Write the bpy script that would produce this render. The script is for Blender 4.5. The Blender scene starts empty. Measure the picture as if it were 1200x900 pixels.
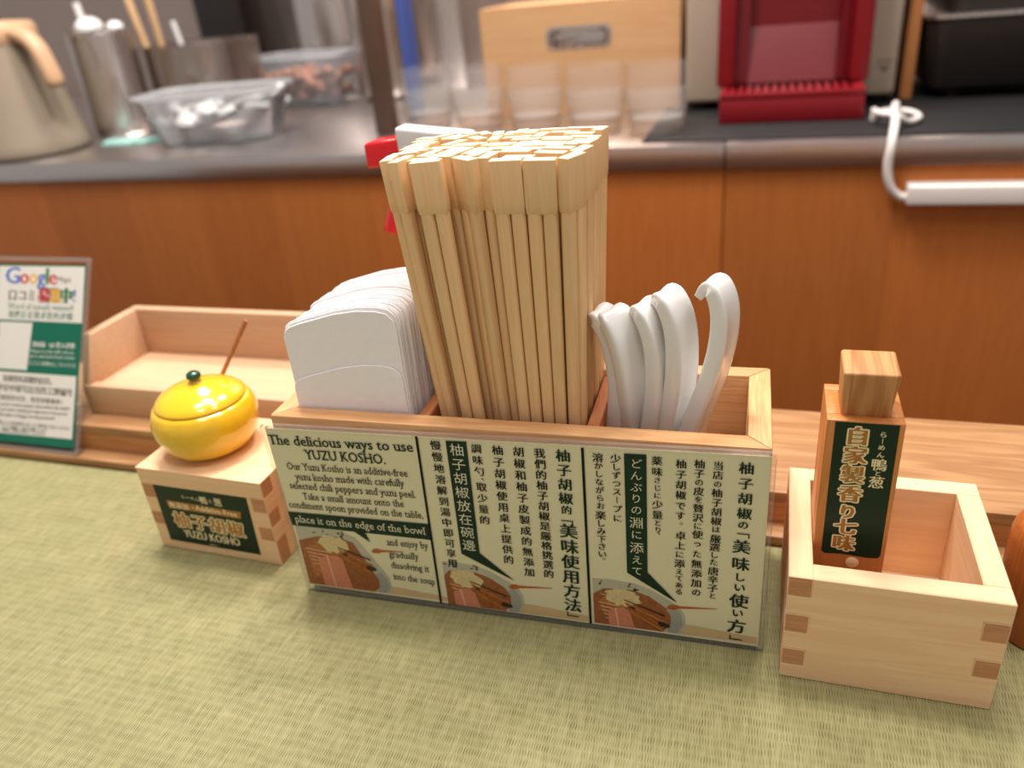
import bpy, bmesh, math, random
from mathutils import Vector, Matrix

# ------------------------------------------------------------------ camera, world, lights, exposure
SC = bpy.context.scene
COL = SC.collection
CM = 0.01                                   # everything below is written in centimetres

def srgb(r, g, b):
    def l(c):
        c /= 255.0
        return c / 12.92 if c <= 0.04045 else ((c + 0.055) / 1.055) ** 2.4
    return (l(r), l(g), l(b), 1.0)

cam_data = bpy.data.cameras.new('camera')
cam = bpy.data.objects.new('camera', cam_data)
COL.objects.link(cam)
_R = Vector((0.95311751, 0.29014527, -0.08592282))
_U = Vector((-0.06100793, 0.4623681, 0.88458678))
_F = Vector((-0.29638664, 0.83787318, -0.4583923))
M3 = Matrix((_R, _U, -_F)).transposed()
cam.matrix_world = Matrix.Translation((0, 0, 0.2884086)) @ M3.to_4x4()
cam_data.sensor_fit = 'HORIZONTAL'
cam_data.sensor_width = 36.0
cam_data.lens = 924.3335 / 1200.0 * 36.0
cam_data.clip_start = 0.01
cam_data.clip_end = 50
cam_data.dof.use_dof = True
cam_data.dof.focus_distance = 0.345
cam_data.dof.aperture_fstop = 6.3
SC.camera = cam

world = bpy.data.worlds.new('world')
SC.world = world
world.use_nodes = True
_bg = world.node_tree.nodes['Background']
_bg.inputs[0].default_value = (1.0, 0.92, 0.90, 1)
_bg.inputs[1].default_value = 0.40

SC.view_settings.view_transform = 'Standard'
SC.view_settings.look = 'None'
SC.view_settings.gamma = 1.0
SC.view_settings.use_curve_mapping = False
SC.view_settings.exposure = 0.0
try:
    SC.cycles.use_denoising = True
    SC.cycles.max_bounces = 10
    SC.cycles.transparent_max_bounces = 16
    SC.cycles.caustics_reflective = False
    SC.cycles.caustics_refractive = False
except Exception:
    pass

def area_lamp(name, loc, aim, size, power, color=(1.0, 0.915, 0.88)):
    d = bpy.data.lights.new(name, 'AREA')
    d.shape = 'DISK'
    d.size = size * CM
    d.energy = power
    d.color = color
    o = bpy.data.objects.new(name, d)
    COL.objects.link(o)
    o.location = Vector(loc) * CM
    v = Vector(aim) - Vector(loc)
    o.rotation_euler = v.to_track_quat('-Z', 'Y').to_euler()
    return o

# downlights in the ceiling over the guests' counter and the kitchen, plus an added panel fill
area_lamp('ceiling_downlight', (-45, 30, 150), (-30, 30, 0), 22, 4.8)
area_lamp('ceiling_downlight', (10, 52, 150), (0, 32, 0), 22, 3.6)
area_lamp('ceiling_downlight', (-5, -10, 150), (-10, 40, 0), 26, 4.6)
area_lamp('ceiling_downlight', (60, 20, 150), (10, 32, 0), 26, 2.9)
area_lamp('kitchen_area_light', (-80, 112, 160), (-75, 105, 8), 30, 14.0)
area_lamp('kitchen_area_light', (0, 115, 160), (0, 105, 8), 30, 14.0)
area_lamp('kitchen_area_light', (-30, 60, 140), (-30, 130, 10), 30, 18.0)  # added fill over the aisle, tilted to brighten the wood front panel

# ------------------------------------------------------------------ materials
def new_mat(name):
    m = bpy.data.materials.new(name)
    m.use_nodes = True
    nt = m.node_tree
    return m, nt, nt.nodes['Principled BSDF']

def N(nt, typ, **kw):
    n = nt.nodes.new(typ)
    for k, v in kw.items():
        setattr(n, k, v)
    return n

def plain(name, c, rough=0.5, metal=0.0, spec=0.5, noise=0.0, nscale=120, bump=0.0, coat=0.0, sss=0.0):
    m, nt, b = new_mat(name)
    b.inputs['Base Color'].default_value = c
    b.inputs['Roughness'].default_value = rough
    b.inputs['Metallic'].default_value = metal
    b.inputs['Specular IOR Level'].default_value = spec
    b.inputs['Coat Weight'].default_value = coat
    b.inputs['Coat Roughness'].default_value = 0.05
    if sss:
        b.inputs['Subsurface Weight'].default_value = sss
        b.inputs['Subsurface Radius'].default_value = (0.004, 0.003, 0.002)
    if noise or bump:
        tc = N(nt, 'ShaderNodeTexCoord')
        nz = N(nt, 'ShaderNodeTexNoise')
        nz.inputs['Scale'].default_value = nscale
        nz.inputs['Detail'].default_value = 4
        nt.links.new(tc.outputs['Object'], nz.inputs['Vector'])
        if noise:
            rp = N(nt, 'ShaderNodeValToRGB')
            rp.color_ramp.elements[0].position = 0.3
            rp.color_ramp.elements[1].position = 0.7
            rp.color_ramp.elements[0].color = tuple(x * (1 - noise) for x in c[:3]) + (1,)
            rp.color_ramp.elements[1].color = tuple(min(1, x * (1 + noise)) for x in c[:3]) + (1,)
            nt.links.new(nz.outputs[0], rp.inputs[0])
            nt.links.new(rp.outputs[0], b.inputs['Base Color'])
        if bump:
            bp = N(nt, 'ShaderNodeBump')
            bp.inputs['Strength'].default_value = bump
            bp.inputs['Distance'].default_value = 0.001
            nt.links.new(nz.outputs[0], bp.inputs['Height'])
            nt.links.new(bp.outputs[0], b.inputs['Normal'])
    return m

def wood(name, c1, c2, axis='x', rough=0.5, scale=1.0, fine=0.35, ring=0.5, vary=0.12, spec=0.35, bump=0.15):
    """long-grain wood: stretched noise bands + fine fibres, the grain runs along the given object axis"""
    m, nt, b = new_mat(name)
    b.inputs['Roughness'].default_value = rough
    b.inputs['Specular IOR Level'].default_value = spec
    tc = N(nt, 'ShaderNodeTexCoord')
    oi = N(nt, 'ShaderNodeObjectInfo')
    sh = N(nt, 'ShaderNodeVectorMath', operation='ADD')
    mlt = N(nt, 'ShaderNodeVectorMath', operation='SCALE')
    mlt.inputs[0].default_value = (3.1, 1.7, 2.3)
    nt.links.new(oi.outputs['Random'], mlt.inputs['Scale'])
    nt.links.new(tc.outputs['Object'], sh.inputs[0])
    nt.links.new(mlt.outputs[0], sh.inputs[1])
    mp = N(nt, 'ShaderNodeMapping')
    s = [1, 1, 1]
    for c_ in axis:
        s['xyz'.index(c_)] = 0.06
    mp.inputs['Scale'].default_value = s
    nt.links.new(sh.outputs[0], mp.inputs['Vector'])
    n1 = N(nt, 'ShaderNodeTexNoise')
    n1.inputs['Scale'].default_value = 110 * scale
    n1.inputs['Detail'].default_value = 3
    n1.inputs['Distortion'].default_value = 0.6
    n2 = N(nt, 'ShaderNodeTexNoise')
    n2.inputs['Scale'].default_value = 900 * scale
    n2.inputs['Detail'].default_value = 3
    for n in (n1, n2):
        nt.links.new(mp.outputs[0], n.inputs['Vector'])
    # growth rings = sine of the slow noise
    mul = N(nt, 'ShaderNodeMath', operation='MULTIPLY')
    mul.inputs[1].default_value = 42
    sn = N(nt, 'ShaderNodeMath', operation='SINE')
    nt.links.new(n1.outputs[0], mul.inputs[0])
    nt.links.new(mul.outputs[0], sn.inputs[0])
    a1 = N(nt, 'ShaderNodeMath', operation='MULTIPLY_ADD')
    a1.inputs[1].default_value = 0.5 * ring
    a1.inputs[2].default_value = 0.5
    nt.links.new(sn.outputs[0], a1.inputs[0])
    a2 = N(nt, 'ShaderNodeMath', operation='MULTIPLY_ADD')
    a2.inputs[1].default_value = fine * 2
    nt.links.new(n2.outputs[0], a2.inputs[0])
    nt.links.new(a1.outputs[0], a2.inputs[2])
    a3 = N(nt, 'ShaderNodeMath', operation='SUBTRACT')
    a3.inputs[1].default_value = fine
    nt.links.new(a2.outputs[0], a3.inputs[0])
    rp = N(nt, 'ShaderNodeValToRGB')
    rp.color_ramp.elements[0].color = c1
    rp.color_ramp.elements[1].color = c2
    nt.links.new(a3.outputs[0], rp.inputs[0])
    hs = N(nt, 'ShaderNodeHueSaturation')
    mr = N(nt, 'ShaderNodeMapRange')
    mr.inputs['To Min'].default_value = 1 - vary
    mr.inputs['To Max'].default_value = 1 + vary
    nt.links.new(oi.outputs['Random'], mr.inputs['Value'])
    nt.links.new(mr.outputs[0], hs.inputs['Value'])
    nt.links.new(rp.outputs[0], hs.inputs['Color'])
    nt.links.new(hs.outputs[0], b.inputs['Base Color'])
    bp = N(nt, 'ShaderNodeBump')
    bp.inputs['Strength'].default_value = bump
    bp.inputs['Distance'].default_value = 0.0006
    nt.links.new(a3.outputs[0], bp.inputs['Height'])
    nt.links.new(bp.outputs[0], b.inputs['Normal'])
    return m

def clear(name, tint=(1, 1, 1, 1), diff=0.0, gloss=0.12, rough=0.08, sheen=1.0):
    """thin clear plastic: transparent, with a Fresnel sheen and a little milkiness"""
    m, nt, b = new_mat(name)
    nt.nodes.remove(b)
    out = nt.nodes['Material Output']
    tr = N(nt, 'ShaderNodeBsdfTransparent')
    tr.inputs[0].default_value = tint
    df = N(nt, 'ShaderNodeBsdfDiffuse')
    df.inputs[0].default_value = (0.85, 0.87, 0.88, 1)
    gl = N(nt, 'ShaderNodeBsdfGlossy')
    gl.inputs['Roughness'].default_value = rough
    fr = N(nt, 'ShaderNodeLayerWeight')
    fr.inputs['Blend'].default_value = gloss
    m1 = N(nt, 'ShaderNodeMixShader')
    m1.inputs[0].default_value = diff
    nt.links.new(tr.outputs[0], m1.inputs[1])
    nt.links.new(df.outputs[0], m1.inputs[2])
    m2 = N(nt, 'ShaderNodeMixShader')
    sc_ = N(nt, 'ShaderNodeMath', operation='MULTIPLY')
    sc_.inputs[1].default_value = sheen
    nt.links.new(fr.outputs['Fresnel'], sc_.inputs[0])
    nt.links.new(sc_.outputs[0], m2.inputs[0])
    nt.links.new(m1.outputs[0], m2.inputs[1])
    nt.links.new(gl.outputs[0], m2.inputs[2])
    nt.links.new(m2.outputs[0], out.inputs[0])
    return m

def tatami_mat():
    m, nt, b = new_mat('tatami_weave')
    b.inputs['Roughness'].default_value = 0.62
    b.inputs['Specular IOR Level'].default_value = 0.3
    tc = N(nt, 'ShaderNodeTexCoord')
    L = nt.links.new
    def math_(op, a, b=None, c=None):
        n = N(nt, 'ShaderNodeMath', operation=op)
        for i, v in enumerate((a, b, c)):
            if v is None:
                continue
            if isinstance(v, (int, float)):
                n.inputs[i].default_value = v
            else:
                L(v, n.inputs[i])
        return n.outputs[0]
    def noise_(scale, detail=3, sx=1.0, sy=1.0):
        mp = N(nt, 'ShaderNodeMapping')
        mp.inputs['Scale'].default_value = (sx, sy, 1)
        L(tc.outputs['Object'], mp.inputs['Vector'])
        n = N(nt, 'ShaderNodeTexNoise')
        n.inputs['Scale'].default_value = scale
        n.inputs['Detail'].default_value = detail
        L(mp.outputs[0], n.inputs['Vector'])
        return n.outputs[0]
    sp = N(nt, 'ShaderNodeSeparateXYZ')
    L(tc.outputs['Object'], sp.inputs[0])
    x, y = sp.outputs[0], sp.outputs[1]
    warp = noise_(70, 2)
    # strands run away from the guest, 1.15 mm apart; the weft makes them step sideways every 4.6 mm
    row = math_('FLOOR', math_('ADD', math_('MULTIPLY', y, 1 / 0.0046), math_('MULTIPLY', warp, 0.8)))
    ph = math_('ADD', math_('MULTIPLY', x, 2 * math.pi / 0.00118), math_('ADD', math_('MULTIPLY', row, 2.6), math_('MULTIPLY', warp, 9.0)))
    st = math_('POWER', math_('MULTIPLY_ADD', math_('SINE', ph), 0.5, 0.5), 2.4)
    fy = math_('FRACT', math_('ADD', math_('MULTIPLY', y, 1 / 0.0046), math_('MULTIPLY', warp, 0.8)))
    env = math_('SINE', math_('MULTIPLY', fy, math.pi))
    clump = noise_(190, 3, 1.0, 0.6)
    cl = N(nt, 'ShaderNodeMapRange')
    cl.inputs['From Min'].default_value = 0.35
    cl.inputs['From Max'].default_value = 0.68
    cl.inputs['To Min'].default_value = 0.25
    cl.inputs['To Max'].default_value = 1.0
    L(clump, cl.inputs['Value'])
    gap = math_('MULTIPLY', math_('MULTIPLY', st, math_('MULTIPLY_ADD', env, 0.75, 0.25)), cl.outputs[0])
    strand = noise_(1.0, 3, 900, 60)
    rp = N(nt, 'ShaderNodeValToRGB')
    rp.color_ramp.elements[0].position = 0.3
    rp.color_ramp.elements[1].position = 0.7
    rp.color_ramp.elements[0].color = srgb(140, 136, 92)
    rp.color_ramp.elements[1].color = srgb(162, 158, 114)
    L(strand, rp.inputs[0])
    patch = N(nt, 'ShaderNodeValToRGB')
    patch.color_ramp.elements[0].position = 0.3
    patch.color_ramp.elements[1].position = 0.72
    patch.color_ramp.elements[0].color = (0.90, 0.92, 0.86, 1)
    patch.color_ramp.elements[1].color = (1.04, 1.02, 1.02, 1)
    L(noise_(1.0, 4, 22, 70), patch.inputs[0])
    mx = N(nt, 'ShaderNodeMix', data_type='RGBA', blend_type='MULTIPLY')
    mx.inputs['Factor'].default_value = 1.0
    L(rp.outputs[0], mx.inputs['A'])
    L(patch.outputs[0], mx.inputs['B'])
    m2 = N(nt, 'ShaderNodeMix', data_type='RGBA', blend_type='MIX')
    L(math_('MULTIPLY', gap, 0.85), m2.inputs['Factor'])
    L(mx.outputs['Result'], m2.inputs['A'])
    m2.inputs['B'].default_value = srgb(82, 76, 42)
    L(m2.outputs['Result'], b.inputs['Base Color'])
    bp = N(nt, 'ShaderNodeBump')
    bp.inputs['Strength'].default_value = 0.45
    bp.inputs['Distance'].default_value = 0.0006
    L(math_('SUBTRACT', 1.0, gap), bp.inputs['Height'])
    L(bp.outputs[0], b.inputs['Normal'])
    return m

def metal_mat(name, c, rough=0.28, streak='z', var=0.25):
    m, nt, b = new_mat(name)
    b.inputs['Metallic'].default_value = 1.0
    tc = N(nt, 'ShaderNodeTexCoord')
    mp = N(nt, 'ShaderNodeMapping')
    s = [60, 60, 60]
    s['xyz'.index(streak)] = 2
    mp.inputs['Scale'].default_value = s
    nz = N(nt, 'ShaderNodeTexNoise')
    nz.inputs['Scale'].default_value = 3
    nz.inputs['Detail'].default_value = 4
    nt.links.new(tc.outputs['Object'], mp.inputs[0])
    nt.links.new(mp.outputs[0], nz.inputs['Vector'])
    mr = N(nt, 'ShaderNodeMapRange')
    mr.inputs['To Min'].default_value = rough * (1 - var)
    mr.inputs['To Max'].default_value = rough * (1 + var)
    nt.links.new(nz.outputs[0], mr.inputs['Value'])
    nt.links.new(mr.outputs[0], b.inputs['Roughness'])
    b.inputs['Base Color'].default_value = c
    return m

MT = {
    'tatami': tatami_mat(),
    'ledge': wood('ledge_pine', srgb(152, 108, 68), srgb(180, 138, 94), 'x', 0.5, 0.55, ring=0.7),
    'ledge_dark': wood('ledge_riser', srgb(172, 114, 66), srgb(196, 142, 92), 'x', 0.5, 0.8),
    'oak': wood('oak_box', srgb(196, 140, 88), srgb(224, 178, 126), 'x', 0.5, 1.1, fine=0.5, ring=0.4),
    'oak_y': wood('oak_box_side', srgb(196, 140, 88), srgb(224, 178, 126), 'y', 0.5, 1.1, fine=0.5, ring=0.4),
    'divider': wood('divider_wood', srgb(168, 96, 54), srgb(196, 126, 78), 'y', 0.6, 1.6, fine=0.6, ring=0.3),
    'hinoki': wood('hinoki', srgb(230, 186, 138), srgb(244, 212, 172), 'x', 0.55, 0.6, fine=0.25, ring=0.3, vary=0.04),
    'hinoki_y': wood('hinoki_side', srgb(230, 186, 138), srgb(244, 212, 172), 'y', 0.55, 0.6, fine=0.25, ring=0.3, vary=0.04),
    'endgrain': wood('hinoki_end_grain', srgb(184, 130, 90), srgb(204, 152, 110), 'x', 0.65, 1.6, fine=0.5, ring=0.5, vary=0.03),
    'tray': wood('tray_wood', srgb(196, 154, 116), srgb(216, 180, 146), 'x', 0.55, 0.7, fine=0.3, ring=0.25),
    'chop': wood('chopstick_aspen', srgb(222, 180, 124), srgb(238, 202, 152), 'z', 0.6, 1.3, fine=0.35, ring=0.25, vary=0.05, bump=0.08),
    'chop_end': wood('chopstick_end_grain', srgb(244, 218, 184), srgb(252, 236, 212), 'x', 0.7, 2.0, fine=0.4, ring=0.2, vary=0.06, bump=0.1),
    'panel': wood('panel_cherry', srgb(178, 104, 46), srgb(196, 120, 58), 'z', 0.45, 0.35, fine=0.3, ring=0.25, vary=0.0, spec=0.3),
    'panel_b': wood('panel_cherry_reddish', srgb(184, 104, 46), srgb(202, 122, 60), 'z', 0.45, 0.35, fine=0.3, ring=0.25, vary=0.0, spec=0.3),
    'panel_c': wood('panel_cherry_deep', srgb(171, 98, 44), srgb(190, 115, 55), 'z', 0.45, 0.35, fine=0.3, ring=0.25, vary=0.0, spec=0.3),
    'panel_gap': plain('panel_gap', srgb(52, 26, 12), 0.8),
    'spice': wood('spice_box_wood', srgb(184, 112, 52), srgb(208, 140, 74), 'z', 0.4, 0.8, fine=0.3, ring=0.3, vary=0.02, spec=0.45),
    'stopper': wood('stopper_oak', srgb(162, 106, 60), srgb(206, 152, 98), 'yz', 0.5, 0.8, fine=0.3, ring=0.7, vary=0.02),
    'mill': wood('mill_wood', srgb(150, 78, 30), srgb(186, 106, 48), 'z', 0.35, 0.8, fine=0.3, ring=0.4, vary=0.02, spec=0.5),
    'bamboo': wood('bamboo_board', srgb(200, 152, 104), srgb(218, 174, 126), 'x', 0.45, 0.35, fine=0.3, ring=0.3),
    'stick': wood('stick_wood', srgb(150, 92, 52), srgb(178, 118, 74), 'z', 0.6, 1.2),
    'long_stick': wood('long_chopstick_wood', srgb(206, 164, 116), srgb(226, 188, 142), 'z', 0.6, 0.8),
    'tan_board': wood('tan_board_wood', srgb(186, 118, 66), srgb(202, 136, 82), 'z', 0.5, 0.4),
    'yellow': plain('yellow_glaze', srgb(236, 190, 30), 0.16, spec=0.6, noise=0.06, nscale=140, bump=0.18, coat=0.5),
    'yellow_in': plain('yellow_glaze_rim', srgb(190, 140, 20), 0.4),
    'knob_green': plain('green_glaze', srgb(10, 74, 44), 0.15, spec=0.6, coat=0.4),
    'porcelain': plain('white_melamine', srgb(232, 232, 228), 0.25, spec=0.5, noise=0.02, coat=0.2),
    'napkin': plain('napkin_paper', srgb(252, 248, 247), 0.85, spec=0.15, noise=0.015, nscale=300, bump=0.1, sss=0.3),
    'card': plain('card_paper', srgb(240, 234, 200), 0.28, spec=0.5, noise=0.01, nscale=40),
    'ink': plain('black_ink', srgb(16, 19, 16), 0.5, spec=0.2),
    'ink_green': plain('dark_green_print', srgb(14, 50, 36), 0.4, spec=0.25, noise=0.05),
    'ink_white': plain('white_print', srgb(236, 232, 206), 0.4),
    'label_green': plain('label_dark_green', srgb(12, 42, 27), 0.35, spec=0.25, noise=0.04),
    'gold': plain('gold_print', srgb(168, 112, 40), 0.35, noise=0.06),
    'cream': plain('cream_print', srgb(238, 222, 176), 0.4),
    'teal': plain('teal_green_print', srgb(0, 108, 84), 0.4, noise=0.02),
    'sheet_white': plain('sheet_white', srgb(236, 232, 222), 0.35, noise=0.01),
    'g_blue': plain('print_blue', srgb(40, 100, 200), 0.4, noise=0.02),
    'g_red': plain('print_red', srgb(206, 40, 48), 0.4, noise=0.02),
    'g_yellow': plain('print_yellow', srgb(240, 184, 60), 0.4, noise=0.02),
    'g_green': plain('print_green', srgb(30, 130, 70), 0.4, noise=0.02),
    'broth': plain('print_broth', srgb(160, 94, 56), 0.35, noise=0.25, nscale=500),
    'noodle': plain('print_noodle', srgb(186, 116, 62), 0.35, noise=0.3, nscale=700),
    'onion': plain('print_onion', srgb(228, 212, 160), 0.35, noise=0.14, nscale=900),
    'meat': plain('print_meat', srgb(222, 140, 112), 0.35, noise=0.1, nscale=500),
    'meat_line': plain('print_meat_edge', srgb(240, 196, 168), 0.35),
    'menma': plain('print_menma', srgb(176, 98, 40), 0.35, noise=0.3, nscale=700),
    'char': plain('print_char', srgb(56, 36, 24), 0.35, noise=0.2, nscale=700),
    'bowlgrey': plain('print_bowl_grey', srgb(196, 194, 176), 0.3, noise=0.04),
    'bowlshade': plain('print_bowl_blue_grey', srgb(168, 170, 164), 0.3, noise=0.06),
    'orange_print': plain('print_orange', srgb(200, 96, 40), 0.35, noise=0.08),
    'tan_print': plain('print_tan_table', srgb(222, 192, 146), 0.3, noise=0.03),
    'acrylic': clear('clear_acrylic', (0.99, 0.99, 0.98, 1), 0.0, 0.04, 0.05),
    'acrylic_rim': clear('clear_acrylic_edge', (0.95, 0.95, 0.92, 1), 0.1, 0.1, 0.08),
    'tub': clear('milky_clear_plastic', (0.98, 0.985, 0.99, 1), 0.16, 0.08, 0.15),
    'tub_rim': clear('milky_clear_plastic_rim', (0.96, 0.97, 0.98, 1), 0.55, 0.1, 0.2),
    'steel': metal_mat('brushed_steel', (0.72, 0.66, 0.62, 1), 0.28),
    'steel_top': metal_mat('worktop_steel', (0.66, 0.62, 0.60, 1), 0.3, 'x'),
    'steel_dark': metal_mat('dark_steel', (0.45, 0.38, 0.34, 1), 0.25),
    'steel_wall': metal_mat('steel_wall_sheet', (0.5, 0.41, 0.36, 1), 0.42),
    'black_gap': plain('black_rubber', srgb(9, 9, 9), 0.6, noise=0.2),
    'black_pl': plain('black_plastic', srgb(34, 28, 25), 0.35, noise=0.1),
    'beige': plain('beige_plastic', srgb(154, 141, 121), 0.4, noise=0.02, nscale=20),
    'tan_pl': plain('tan_plastic', srgb(206, 166, 128), 0.4, noise=0.02, nscale=20),
    'server_beige': plain('server_beige', srgb(176, 158, 138), 0.4, noise=0.02, nscale=20),
    'server_red': plain('server_red', srgb(124, 14, 24), 0.38, spec=0.4, noise=0.05, nscale=20),
    'server_dark_red': plain('server_dark_red', srgb(104, 10, 18), 0.35, noise=0.05, nscale=20),
    'red_pl': plain('red_plastic', srgb(222, 14, 26), 0.22, spec=0.5, noise=0.03, nscale=30, coat=0.3),
    'white_pl': plain('white_plastic', srgb(226, 220, 212), 0.4, noise=0.015, nscale=30),
    'white_clear': plain('milky_white_plastic', srgb(214, 216, 216), 0.3, noise=0.02),
    'spray_bottle': plain('milky_bottle_plastic', srgb(206, 206, 200), 0.35, noise=0.02),
    'blue_refl': plain('blue_reflection', srgb(70, 92, 165), 0.35, noise=0.06, nscale=20),
    'cloth': plain('teal_cloth', srgb(150, 196, 186), 0.9, noise=0.2, nscale=150, bump=0.4),
    'food': plain('brown_food', srgb(176, 122, 96), 0.5, noise=0.35, nscale=60, bump=0.4),
    'post_brown': plain('brown_steel', srgb(104, 80, 66), 0.35, metal=0.3, noise=0.05, nscale=20),
    'counter_body': plain('counter_body', srgb(120, 78, 44), 0.6, noise=0.05, nscale=20),
    'floor': plain('floor_tile', srgb(90, 80, 72), 0.5, noise=0.08, nscale=12),
}

MT['glass_base'] = clear('tumbler_base', (0.90, 0.80, 0.70, 1), 0.2, 0.06, 0.08, 0.4)  # brown tint stands in for the surroundings refracted through the thick base
MT['glass_low'] = clear('tumbler_frosted_band', (0.97, 0.95, 0.92, 1), 0.11, 0.05, 0.1, 0.5)
MT['glass'] = clear('tumbler_glass', (0.99, 0.985, 0.98, 1), 0.05, 0.03, 0.08, 0.4)

# ------------------------------------------------------------------ mesh helpers
class MB:
    """collects shapes (in centimetres) and links them as ONE mesh object"""
    def __init__(self):
        self.bm = bmesh.new()
        self.mi = 0
    def _v(self, p):
        return self.bm.verts.new((p[0] * CM, p[1] * CM, p[2] * CM))
    def face(self, pts):
        f = self.bm.faces.new([self._v(p) for p in pts])
        f.material_index = self.mi
        return f
    def hull8(self, lo, hi):
        """lo, hi: four corners each (counter-clockwise seen from above)"""
        a = [self._v(p) for p in lo]
        b = [self._v(p) for p in hi]
        fs = [self.bm.faces.new(a[::-1]), self.bm.faces.new(b)]
        for i in range(4):
            j = (i + 1) % 4
            fs.append(self.bm.faces.new((a[i], a[j], b[j], b[i])))
        for f in fs:
            f.material_index = self.mi
        return fs
    def box(self, x0, y0, z0, x1, y1, z1):
        return self.hull8([(x0, y0, z0), (x1, y0, z0), (x1, y1, z0), (x0, y1, z0)],
                          [(x0, y0, z1), (x1, y0, z1), (x1, y1, z1), (x0, y1, z1)])
    def prism(self, poly, d0, d1, plane='xy'):
        """extrude a polygon; plane xy -> along z, xz -> along y, yz -> along x"""
        def P(p, d):
            return {'xy': (p[0], p[1], d), 'xz': (p[0], d, p[1]), 'yz': (d, p[0], p[1])}[plane]
        a = [self._v(P(p, d0)) for p in poly]
        b = [self._v(P(p, d1)) for p in poly]
        fs = [self.bm.faces.new(a), self.bm.faces.new(b[::-1])]
        n = len(poly)
        for i in range(n):
            j = (i + 1) % n
            fs.append(self.bm.faces.new((a[i], b[i], b[j], a[j])))
        for f in fs:
            f.material_index = self.mi
        return fs
    def loft(self, rings, cap0=True, cap1=True, closed=True):
        vs = [[self._v(p) for p in r] for r in rings]
        for a, b in zip(vs, vs[1:]):
            n = len(a)
            for i in range(n if closed else n - 1):
                j = (i + 1) % n
                self.bm.faces.new((a[i], a[j], b[j], b[i])).material_index = self.mi
        if cap0:
            self.bm.faces.new(vs[0][::-1]).material_index = self.mi
        if cap1:
            self.bm.faces.new(vs[-1]).material_index = self.mi
    def lathe(self, prof, seg=40, c=(0, 0), sy=1.0):
        """prof: (radius, z) from bottom to top; closes on the axis when a radius is 0"""
        rings = []
        for r, z in prof:
            if r < 1e-5:
                rings.append([self._v((c[0], c[1], z))])
            else:
                rings.append([self._v((c[0] + r * math.cos(2 * math.pi * i / seg), c[1] + sy * r * math.sin(2 * math.pi * i / seg), z)) for i in range(seg)])
        for a, b in zip(rings, rings[1:]):
            if len(a) == 1 and len(b) == 1:
                continue
            for i in range(seg):
                j = (i + 1) % seg
                if len(a) == 1:
                    f = self.bm.faces.new((a[0], b[j], b[i]))
                elif len(b) == 1:
                    f = self.bm.faces.new((a[i], a[j], b[0]))
                else:
                    f = self.bm.faces.new((a[i], a[j], b[j], b[i]))
                f.material_index = self.mi
    def tube(self, pts, rad, seg=12, flat=1.0):
        pts = [Vector(p) for p in pts]
        rads = rad if isinstance(rad, (list, tuple)) else [rad] * len(pts)
        rings = []
        up = Vector((0, 0, 1))
        prev = None
        for i, p in enumerate(pts):
            t = (pts[min(i + 1, len(pts) - 1)] - pts[max(i - 1, 0)]).normalized()
            if prev is None:
                s = t.cross(up)
                if s.length < 1e-3:
                    s = t.cross(Vector((0, 1, 0)))
            else:
                s = prev - t * prev.dot(t)
            s.normalize()
            prev = s
            q = s.cross(t)
            rings.append([p + (s * math.cos(2 * math.pi * k / seg) + q * flat * math.sin(2 * math.pi * k / seg)) * rads[i] for k in range(seg)])
        self.loft(rings)
    def build(self, name, mats, parent=None, bevel=0.0, seg=2, smooth=False, ang=35):
        bmesh.ops.recalc_face_normals(self.bm, faces=self.bm.faces[:])
        if bevel > 0:
            es = [e for e in self.bm.edges if len(e.link_faces) == 2 and e.calc_face_angle(0) > math.radians(25)]
            bmesh.ops.bevel(self.bm, geom=es, offset=bevel * CM, segments=seg, profile=0.5, affect='EDGES', clamp_overlap=True)
        me = bpy.data.meshes.new(name)
        self.bm.to_mesh(me)
        self.bm.free()
        for m in (mats if isinstance(mats, (list, tuple)) else [mats]):
            me.materials.append(MT[m] if isinstance(m, str) else m)
        if smooth or bevel > 0:
            me.polygons.foreach_set('use_smooth', [True] * len(me.polygons))
            me.set_sharp_from_angle(angle=math.radians(ang))
        o = bpy.data.objects.new(name, me)
        COL.objects.link(o)
        if parent is not None:
            o.parent = parent
        return o

def smooth_path(pts, n=6):
    """Catmull-Rom through the points"""
    P = [Vector(p) for p in pts]
    P = [2 * P[0] - P[1]] + P + [2 * P[-1] - P[-2]]
    out = []
    for i in range(1, len(P) - 2):
        for k in range(n):
            t = k / n
            a, b, c, d = P[i - 1:i + 3]
            out.append(0.5 * ((2 * b) + (c - a) * t + (2 * a - 5 * b + 4 * c - d) * t * t + (3 * b - a - 3 * c + d) * t ** 3))
    out.append(P[-2])
    return out

def tag(o, label=None, cat=None, group=None, kind=None):
    if label: o['label'] = label
    if cat: o['category'] = cat
    if group: o['group'] = group
    if kind: o['kind'] = kind
    return o

def thing(name, label, cat, loc=(0, 0, 0), rotz=0.0, group=None):
    o = bpy.data.objects.new(name, None)
    COL.objects.link(o)
    o.empty_display_size = 0.02
    o.location = Vector(loc) * CM
    o.rotation_euler = (0, 0, rotz)
    return tag(o, label, cat, group)

def copy_tree(o, parent=None):
    c = o.copy()
    COL.objects.link(c)
    if parent is not None:
        c.parent = parent
    for ch in [x for x in ALL_CHILDREN(o)]:
        copy_tree(ch, c)
    return c

def ALL_CHILDREN(o):
    return [x for x in bpy.data.objects if x.parent == o]

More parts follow.
